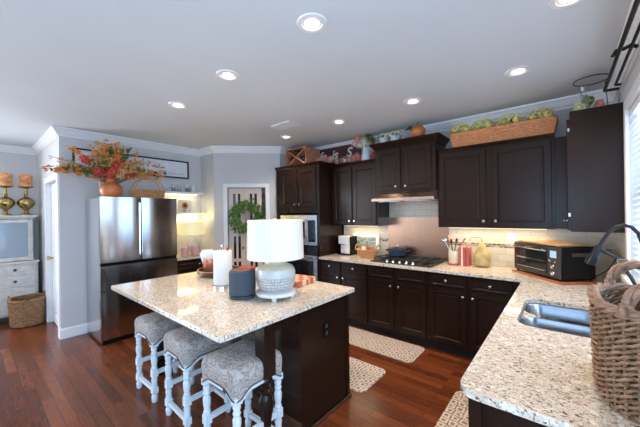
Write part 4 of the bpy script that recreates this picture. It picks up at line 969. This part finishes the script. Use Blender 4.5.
MB().box(.20, .245, fy-.012, fy+.012, 1.265, 1.292).build('clip', 'chrome', t, bevel=.003)
MB().tube([(fx, fy-.01, cz+.12), (fx-.01, fy-.05, cz+.15), (fx-.03, fy-.12, cz+.20)], .008, 8).build('lever', 'black_iron', t, smooth=True)
t = thing('soap_holder', 'white sponge holder behind the sink next to the basket handle', 'soap holder', (.16, 2.72, cz))
MB().box(.20, .30, 2.70, 2.80, cz, cz+.07).box(.205, .295, 2.80, 2.81, cz, cz+.09).build('holder', 'soap_white', t, bevel=.006); MB().box(.215, .285, 2.715, 2.785, cz+.071, cz+.09).build('sponge', 'copper', t, bevel=.004)

# big basket at right
BX, BY, BA, BB = .212, 1.455, .137, .215
t = thing('large_basket', 'large grey-brown wicker basket with thick rope handles on the sink worktop', 'basket', (BX, BY, cz))
w = MB(); s_ = MB(); random.seed(2)
bfn = ellf(BA, BB, .06, 3.0)
rows, ns, z0b, z1b = 13, 26, cz+.014, cz+.315; seg = 4
for r_i in range(rows):
    for st_ in range(3):
        z = lerp(z0b, z1b, (r_i+.5)/rows); pts = []; N = ns*seg
        for i in range(N):
            th = 2*PI*i/N; x, y = bfn(th, (z-z0b)/(z1b-z0b)); d = Vector((x/BA**2, y/BB**2)).normalized(); ph = PI*2*i/seg/3+2*PI*st_/3+r_i*1.3
            o_ = .010*math.cos(ph)+random.uniform(-.001, .001)
            pts.append((BX+x+d.x*o_, BY+y+d.y*o_, z+.0105*math.sin(ph)+random.uniform(-.0012, .0012)))
        rr = [random.uniform(.0042, .0058) for _ in pts]
        w.tube(pts, rr, 6, True)
for i in range(ns):
    th = 2*PI*(i+.5)/ns; s_.tube([(BX+bfn(th, v)[0], BY+bfn(th, v)[1], lerp(cz+.002, z1b, v)) for v in (0, .5, 1)], .005, 6)
liner = MB(); liner.loops([[(BX+bfn(2*PI*k/60, v)[0]*.965, BY+bfn(2*PI*k/60, v)[1]*.975, lerp(cz+.003, z1b, v)) for k in range(60)] for v in (0, .5, 1)], False, False)
w.build('weave', 'wicker_grey', t, smooth=True); s_.build('stakes', 'rope_brown', t, smooth=True); liner.build('inner_weave', 'twig', t, smooth=True)
slab('bottom', [(BX+ellf(.125, .2, 0, 3)(2*PI*k/30, 1)[0], BY+ellf(.125, .2, 0, 3)(2*PI*k/30, 1)[1]) for k in range(30)], [], cz+.0005, cz+.012, 'wicker_grey', t, 0)
r_ = MB(); rope_ring(r_, [(BX+bfn(2*PI*k/90, 1)[0], BY+bfn(2*PI*k/90, 1)[1], z1b+.004-.0*math.cos(4*PI*k/90)) for k in range(90)], .017, tw=.9); r_.build('rim', 'rope_brown', t, smooth=True)
for sg in (1, -1):
    r_ = MB(); rope_ring(r_, [(BX+.082*math.cos(PI*k/22)*1.0, BY+sg*(BB-.005), z1b+.0+.10*math.sin(PI*k/22)) for k in range(23)], .017, False, .9); r_.build('handle', 'rope_brown', t, smooth=True)

# ------------------------------------------------------------------ island
IX0, IX1, IY0, IY1 = -3.19, -1.368, .822, 2.087
t = thing('kitchen_island', 'dark kitchen island with speckled granite top and turned corner legs', 'kitchen island', (-2.28, 1.6, 0))
slab('countertop', rrect(IX0, IX1, IY0, IY1, .02, 4), [], .884, .914, 'granite', t, .005)
MB().box(-3.12, -1.42, 1.46, 2.05, .0, .883).build('body', 'espresso_wood', t)
for y in (1.46, 2.01): MB().box(-1.419, -1.413, y, y+.04, .0, .883).build('edge_stile', 'espresso_wood', t)
MB().box(-3.13, -1.408, 1.452, 1.46, 0, .10).box(-1.4125, -1.400, 1.452, 2.06, 0, .022).build('base_moulding', 'dark_wood', t)
MB().box(-3.05, -1.49, 1.155, 1.18, .80, .883).box(-1.455, -1.43, 1.24, 1.459, .80, .883).box(-3.11, -3.085, 1.24, 1.459, .80, .883).build('apron', 'espresso_wood', t)
for lx in (-1.465, -3.075):
    mb = MB().box(lx-.045, lx+.045, 1.15, 1.24, .53, .883).box(lx-.045, lx+.045, 1.15, 1.24, 0, .13)
    mb.lathe([(.030, .13), (.036, .15), (.036, .16), (.026, .18), (.034, .25), (.045, .33), (.047, .37), (.038, .40), (.030, .415), (.040, .425), (.040, .44), (.027, .45), (.032, .48), (.043, .495), (.043, .51), (.033, .53)], (lx, 1.195, 0), 22)
    mb.build('leg', 'espresso_wood', t, smooth=True)
ol = MB().box(-1.4195, -1.414, 1.715, 1.785, .60, .715).build('outlet', 'black_plastic', t, bevel=.002)
MB().box(-1.4138, -1.4125, 1.735, 1.765, .615, .645).box(-1.4138, -1.4125, 1.735, 1.765, .67, .70).build('socket', 'utensil_dark', ol)
for yy in (1.55, 1.80):
    d = MB().panel((-3.12, yy-.08, .12), (0, 1, 0), (0, 0, 1), (-1, 0, 0), .23, .73, .02).build('door', 'espresso_wood', t)

# stools
def make_stool():
    S = .16; t = thing('counter_stool', '', 'stool', (0, 0, 0), group='upholstered stools along the island')
    for sx in (-1, 1):
        for sy in (-1, 1):
            x, y = sx*S, sy*S
            mb = MB().lathe([(.016, 0), (.022, .01), (.024, .05), (.017, .065), (.021, .075)], (x, y, 0), 14)
            mb.box(x-.022, x+.022, y-.022, y+.022, .075, .125)
            mb.lathe([(.018, .125), (.024, .14), (.019, .155), (.024, .185), (.019, .205), (.021, .21)], (x, y, 0), 14)
            mb.box(x-.022, x+.022, y-.022, y+.022, .21, .27)
            mb.lathe([(.018, .27), (.024, .285), (.018, .30), (.024, .335), (.025, .37), (.018, .39), (.024, .405), (.018, .42), (.024, .44), (.019, .455), (.022, .46)], (x, y, 0), 14)
            mb.box(x-.024, x+.024, y-.024, y+.024, .46, .50)
            mb.build('leg', 'stool_paint', t, world=False, smooth=True)
    for sx in (-1, 1): MB().box(sx*S-.012, sx*S+.012, -S+.022, S-.022, .225, .255).build('stretcher', 'stool_paint', t, world=False)
    for sy in (-1, 1): MB().box(-S+.022, S-.022, sy*S-.012, sy*S+.012, .085, .115).build('stretcher', 'stool_paint', t, world=False)
    # scalloped apron + piping + cushion
    H = .192; N = 96; fn = ellf(H, H, 0, 6)
    def outline():
        P_ = rrect(-H, H, -H, H, .045, 5); L_ = []; n = len(P_)
        for i in range(n):
            a, b = Vector(P_[i]), Vector(P_[(i+1) % n]); k = max(1, int((b-a).length/.018))
            for j in range(k): L_.append(a.lerp(b, j/k))
        return L_
    O_ = outline()
    def zb(p):
        u = p.y if abs(p.x) > abs(p.y) else p.x; u = abs(u)/H
        return .478 + (.056 if u < .35 else .056*math.cos((u-.35)/.65*PI/2)**2)
    bot = [(p.x*.97, p.y*.97, zb(p)-.026) for p in O_]; top_ = [(p.x*.985, p.y*.985, zb(p)) for p in O_]
    ib = [(p.x*.85, p.y*.85, zb(p)) for p in O_]; ia = [(p.x*.85, p.y*.85, zb(p)-.026) for p in O_]
    mb = MB(); mb.loops([ia, bot, top_, ib, ia], False, False); mb.build('apron', 'stool_paint', t, world=False, smooth=True)
    MB().tube([(p.x*1.0, p.y*1.0, zb(p)+.001) for p in O_], .004, 6, True).build('piping', 'stool_piping', t, world=False)
    L = []
    for sc_, zt in ((.99, None), (1.015, .575), (1.01, .605), (.975, .628), (.90, .642), (.70, .654), (.4, .660), (.1, .661)):
        if zt is None: L.append([(p.x*sc_, p.y*sc_, zb(p)+.003) for p in O_])
        else: L.append([(p.x*sc_, p.y*sc_, zt - .014*max(0, 1-(p.y/H)**2)*0) for p in O_])
    MB().loops(L).build('cushion', 'paisley_fabric', t, world=False, smooth=True)
    return t
st = make_stool()
for i, (x, y, rz, lab) in enumerate(((-1.625, 1.135, .02, 'paisley cushioned stool with pale turned legs, nearest the camera at the island leg'),
                                 (-2.215, 1.14, -.03, 'paisley cushioned stool with pale turned legs, middle of the three at the island'),
                                 (-2.80, 1.135, .02, 'paisley cushioned stool with pale turned legs, nearest the refrigerator'))):
    o = st if i == 0 else copy_tree(st)
    o.location = (x, y, 0); o.rotation_euler.z = rz; o['label'] = lab

# ------------------------------------------------------------------ things on the island
lx, ly = -1.695, 1.495
t = thing('table_lamp', 'big table lamp with white drum shade and patterned grey-white base on the island', 'table lamp', (lx, ly, cz))
fb = MB().lathe([(.13, .028), (.15, .032), (.152, .052), (.14, .058), (.0, .058)], (lx, ly, cz), 36)
for k in range(4):
    a = 2*PI*k/4-.85; fb.lathe([(.016, 0), (.02, .012), (.018, .03)], (lx+.115*math.cos(a), ly+.115*math.sin(a), cz), 12)
fb.build('footed_plate', 'white_ceramic', t, smooth=True)
TL = Matrix.Translation((lx, ly, cz+.058))
MB().lathe([(.105, .0), (.125, .012), (.14, .05), (.146, .10), (.146, .14), (.138, .165), (.138, .165)], (lx, ly, cz+.058), 48).build('base', 'embossed_ceramic', t, smooth=True)
MB().lathe([(.139, .164), (.128, .180), (.10, .195), (.086, .202), (.082, .21), (.082, .245), (.088, .252), (.086, .262), (.05, .266), (0, .266)], (lx, ly, cz+.058), 48).build('neck', 'cream_ceramic', t, smooth=True)
MB().tube([(lx, ly, cz+.32), (lx, ly, 1.50)], .006, 8).lathe([(.008, 1.505), (.012, 1.515), (0, 1.527)], (lx, ly, 0), 12).build('rod', 'chrome', t)
MB().lathe([(.213, 1.215), (.207, 1.502), (.204, 1.502), (.210, 1.215), (.213, 1.215)], (lx, ly, 0), 48).build('lamp_shade', 'shade_lit', t, smooth=True)
MB().tube([(lx-.205, ly, 1.49), (lx+.205, ly, 1.49)], .003, 5).tube([(lx, ly-.205, 1.49), (lx, ly+.205, 1.49)], .003, 5).build('shade_spider', 'chrome', t)
l = bpy.data.lights.new('table_lamp_bulb', 'POINT'); l.energy = 1.5; l.color = (1, .86, .62); l.shadow_soft_size = .04
lo = bpy.data.objects.new('table_lamp_bulb', l); COL.objects.link(lo); lo.parent = t; lo.location = (0, 0, .42)

sx_, sy_ = -1.905, 1.340
t = thing('smart_speaker', 'dark blue-grey cloth cylinder speaker on the island', 'speaker', (sx_, sy_, cz))
MB().lathe([(.085, 0), (.096, .006), (.099, .03), (.099, .19), (.094, .205), (.085, .21), (0, .208)], (sx_, sy_, cz), 36).build('body', 'speaker_cloth', t, smooth=True)
MB().lathe([(.07, .2085), (.07, .212), (0, .2125)], (sx_, sy_, cz), 30).build('top_disc', 'copper', t)
MB().lathe([(.099, .024), (.0995, .026), (.0995, .030), (.099, .032)], (sx_, sy_, cz), 36).build('seam', 'black_plastic', t)
tx_, ty_ = -2.31, 1.425
t = thing('paper_towel_holder', 'chrome paper towel stand with a full white roll', 'paper towel', (tx_, ty_, cz))
MB().lathe([(.088, 0), (.088, .022), (.08, .026), (0, .028)], (tx_, ty_, cz), 30).build('base', 'chrome', t, smooth=True)
MB().tube([(tx_, ty_, cz+.026), (tx_, ty_, cz+.35)], .006, 8).sph((tx_, ty_, cz+.36), .012, 10, 6).build('rod', 'chrome', t)
MB().lathe([(.078, .030), (.079, .034), (.079, .315), (.077, .318), (.02, .318), (.02, .030), (.078, .030)], (tx_, ty_, cz), 36).build('paper_roll', 'towel_paper', t, smooth=True)
for a in (.5, 2.6): MB().sph((tx_+.045*math.cos(a), ty_+.045*math.sin(a), cz+.332), .013, 10, 6).build('red_bead', 'red_berry', t)
rx_, ry_ = -2.83, 1.70
t = thing('round_tray', 'dark round wooden turntable tray at the far end of the island', 'tray', (rx_, ry_, cz))
MB().lathe([(.12, 0), (.12, .012), (.06, .014), (.06, .02), (.20, .022), (.215, .03), (.215, .06), (.205, .06), (.205, .035), (0, .035)], (rx_, ry_, cz), 40).build('tray', 'dark_wood', t, smooth=True)
MB().tube([(rx_+.212*math.cos(2*PI*k/40), ry_+.212*math.sin(2*PI*k/40), cz+.06) for k in range(40)], .006, 6, True).build('rim', 'copper', t)
o = thing('copper_canister', 'copper canister on the round tray', 'canister', (rx_-.09, ry_-.045, cz+.0355))
MB().lathe([(.07, 0), (.075, .01), (.075, .13), (.07, .135), (.065, .13), (.065, .01), (0, .01)], (rx_-.09, ry_-.045, cz+.0355), 28).build('body', 'copper', o, smooth=True)
MB().tube([(rx_-.09+.072*math.cos(2*PI*k/28), ry_-.045+.072*math.sin(2*PI*k/28), cz+.165) for k in range(28)], .005, 6, True).build('rim', 'light_wood', o)
o = thing('paper_napkins', 'fan of white napkins standing in the copper canister', 'napkin', (rx_-.12, ry_-.05, cz+.05))
nb = MB()
for k in range(5):
    T_ = Matrix.Translation((rx_-.125+.008*k, ry_-.065+.008*k, cz+.07)) @ Matrix.Rotation(.6, 4, 'Z') @ Matrix.Rotation(-.25+.07*k, 4, 'Y'); nb.add([T_ @ Vector(p) for p in ((-.035, 0, 0), (.035, 0, 0), (.045, 0, .15), (0, 0, .20), (-.045, 0, .16), (-.035, .003, 0), (.035, .003, 0), (.045, .003, .15), (0, .003, .20), (-.045, .003, .16))], [(0,1,2,3,4), (9,8,7,6,5), (0,5,6,1), (1,6,7,2), (2,7,8,3), (3,8,9,4), (4,9,5,0)])
nb.build('sheets', 'napkin_white', o)
jar(rx_+.13, ry_-.06, cz+.0355, .04, .10, 'small copper-filled glass on the round tray near the paper towel', 'copper', .7)
o = thing('serving_bowl', 'white bowl with copper-red contents behind the speaker', 'bowl', (-2.35, 1.73, cz))
MB().lathe([(.05, 0), (.08, .02), (.13, .08), (.135, .10), (.128, .10), (.12, .08), (0, .04)], (-2.35, 1.73, cz), 30).build('bowl', 'white_ceramic', o, smooth=True)
random.seed(4)
fl_ = MB()
for k in range(16): a = random.uniform(0, 2*PI); r0 = random.uniform(0, .08); fl_.sph((-2.35+r0*math.cos(a), 1.73+r0*math.sin(a), cz+.10+.02*random.random()), .028, 8, 5)
fl_.build('berries', 'red_berry', o, smooth=True); o.children[-1]['kind'] = 'stuff'
t = thing('striped_board', 'thick red and cream striped butcher block behind the lamp', 'cutting board', (-1.93, 1.90, cz))
BT = Matrix.Translation((-1.93, 1.90, cz)) @ Matrix.Rotation(.12, 4, 'Z')
MB().box(-.19, .17, -.13, .13, .0, .052, BT).build('block', 'striped_board', t, bevel=.006)

# ------------------------------------------------------------------ rugs
for x0, x1, y0, y1, lab in ((-2.55, -1.22, 2.87, 3.30, 'cream patterned floor mat in front of the cooktop cabinets'), (-2.7, -1.34, 2.13, 2.60, 'cream patterned floor mat on the far side of the island'), (-.735, -.30, 1.35, 2.70, 'cream patterned floor mat in front of the sink')):
    o = slab('floor_mat', rrect(x0, x1, y0, y1, .07), [], .0005, .012, 'rug_pattern', bevel=.003, at=((x0+x1)/2, (y0+y1)/2, .0005)); tag(o, lab, 'rug', 'patterned kitchen mats')

# ------------------------------------------------------------------ hutch corner
hx1 = -6.28; hy0, hy1 = -.42, .68
t = thing('white_hutch', 'off-white hutch with glass doors and drawers by the left wall', 'hutch', (-6.5, .13, 0))
MB().box(XL+.001, hx1, hy0, hy1, .10, .86).box(XL+.001, hx1-.06, hy0+.04, hy0+.07, .89, 1.53).box(XL+.001, hx1-.06, hy1-.07, hy1-.04, .89, 1.53).box(XL+.001, XL+.02, hy0+.07, hy1-.07, .89, 1.53).box(XL+.02, hx1-.10, hy0+.07, hy1-.07, 1.19, 1.21).build('body', 'hutch_paint', t, bevel=.004)
MB().box(XL+.001, hx1+.02, hy0-.02, hy1+.02, .86, .89).build('ledge', 'hutch_paint', t, bevel=.006)
MB().box(XL+.001, hx1-.03, hy0+.01, hy1-.01, 1.53, 1.555).box(XL+.001, hx1-.01, hy0-.01, hy1+.01, 1.556, 1.58).build('cornice', 'hutch_paint', t, bevel=.006)
for y in (hy0+.04, hy1-.04):
    for x in (hx1-.04, XL+.05): MB().lathe([(.02, 0), (.03, .03), (.025, .10)], (x, y, 0), 12).build('foot', 'hutch_paint', t, smooth=True)
for k in range(3):
    z0, z1 = ((.70, .84), (.52, .68), (.13, .50))[k]
    for a, b in ((hy0+.03, .125), (.135, hy1-.03)):
        d = MB().panel((hx1, a, z0), (0, 1, 0), (0, 0, 1), (1, 0, 0), b-a, z1-z0, .015, .012, .003).build('drawer', 'hutch_paint', t)
        MB().lathe([(.012, 0), (.02, .012), (.02, .02), (0, .024)], (hx1+.015, (a+b)/2 + (.04 if a > .1 else 0), (z0+z1)/2), 12, (1, 0, 0)).build('knob', 'knob_black', d, smooth=True)
for a, b in ((hy0+.05, .125), (.135, hy1-.05)):
    f_ = MB().box(hx1-.06, hx1-.04, a, a+.05, .90, 1.52).box(hx1-.06, hx1-.04, b-.05, b, .90, 1.52).box(hx1-.06, hx1-.04, a+.05, b-.05, .90, .95).box(hx1-.06, hx1-.04, a+.05, b-.05, 1.47, 1.52).build('glass_door', 'hutch_paint', t)
    MB().box(hx1-.053, hx1-.049, a+.05, b-.05, .95, 1.47).build('glass', 'hutch_glass', f_)
for y, z, lab in ((.30, 1.2105, 'blue-white china bowl on the upper hutch shelf'), (.42, .8905, 'blue-white china bowl on the lower hutch shelf')):
    o = MB().lathe([(.03, 0), (.06, .02), (.08, .07), (.075, .07), (.05, .02), (0, .015)], (-6.5, y, z), 20).build('china_bowl', 'blue_ceramic', at=(-6.5, y, z), smooth=True); tag(o, lab, 'bowl', 'china in the hutch')
for y, lab in ((.355, 'bulbous brass candlestick on the hutch, the one cut nearer the photo edge'), (.575, 'bulbous brass candlestick on the hutch, the one nearer the doorway')):
    z = 1.5805; x = -6.44; g = 'brass candlesticks on the hutch'
    t = thing('brass_candlestick', lab, 'candlestick', (x, y, z), group=g)
    MB().lathe([(.075, 0), (.07, .015), (.035, .03), (.02, .06), (.03, .085), (.07, .12), (.10, .165), (.105, .20), (.09, .24), (.045, .275), (.02, .29), (.028, .315), (.018, .335), (.025, .36), (.016, .38), (.02, .41), (.08, .43), (.095, .44), (.09, .445), (.0, .44)], (x, y, z), 28).build('stem', 'brass', t, smooth=True)
    o = MB().lathe([(.072, 0), (.074, .01), (.074, .18), (.065, .19), (.0, .185)], (x, y, z+.446), 22).build('pillar_candle', 'candle_orange', at=(x, y, z+.446), smooth=True)
    tag(o, 'orange marbled pillar candle on the ' + ('edge-side' if y < .5 else 'doorway-side') + ' brass candlestick', 'candle', 'pillar candles on the hutch')
    MB().tube([(x, y, z+.63), (x, y, z+.645)], .002, 4).build('wick', 'twig', o)
kx, ky = -6.03, .54
t = thing('floor_basket', 'brown wicker basket with two loop handles on the floor by the hutch', 'basket', (kx, ky, 0))
w = MB(); s_ = MB(); kf = ellf(.215, .19, .12, 2.4); basket_weave(w, s_, kx, ky, .01, .37, kf, 17, 34, .0115, .008)
w.build('weave', 'wicker_brown', t, smooth=True); s_.build('stakes', 'wicker_brown', t)
MB().lathe([(.17, 0.002), (.17, .012)], (kx, ky, 0), 24).build('bottom', 'wicker_brown', t)
r_ = MB(); rope_ring(r_, [(kx+kf(2*PI*k/60, 1)[0], ky+kf(2*PI*k/60, 1)[1], .375) for k in range(60)], .015); r_.build('rim', 'wicker_brown', t, smooth=True)
for sg in (-1, 1):
    r_ = MB(); rope_ring(r_, [(kx+.05*math.cos(PI*k/12)*1.2, ky+sg*.185, .375+.06*math.sin(PI*k/12)) for k in range(13)], .011, False); r_.build('handle', 'wicker_brown', t, smooth=True)
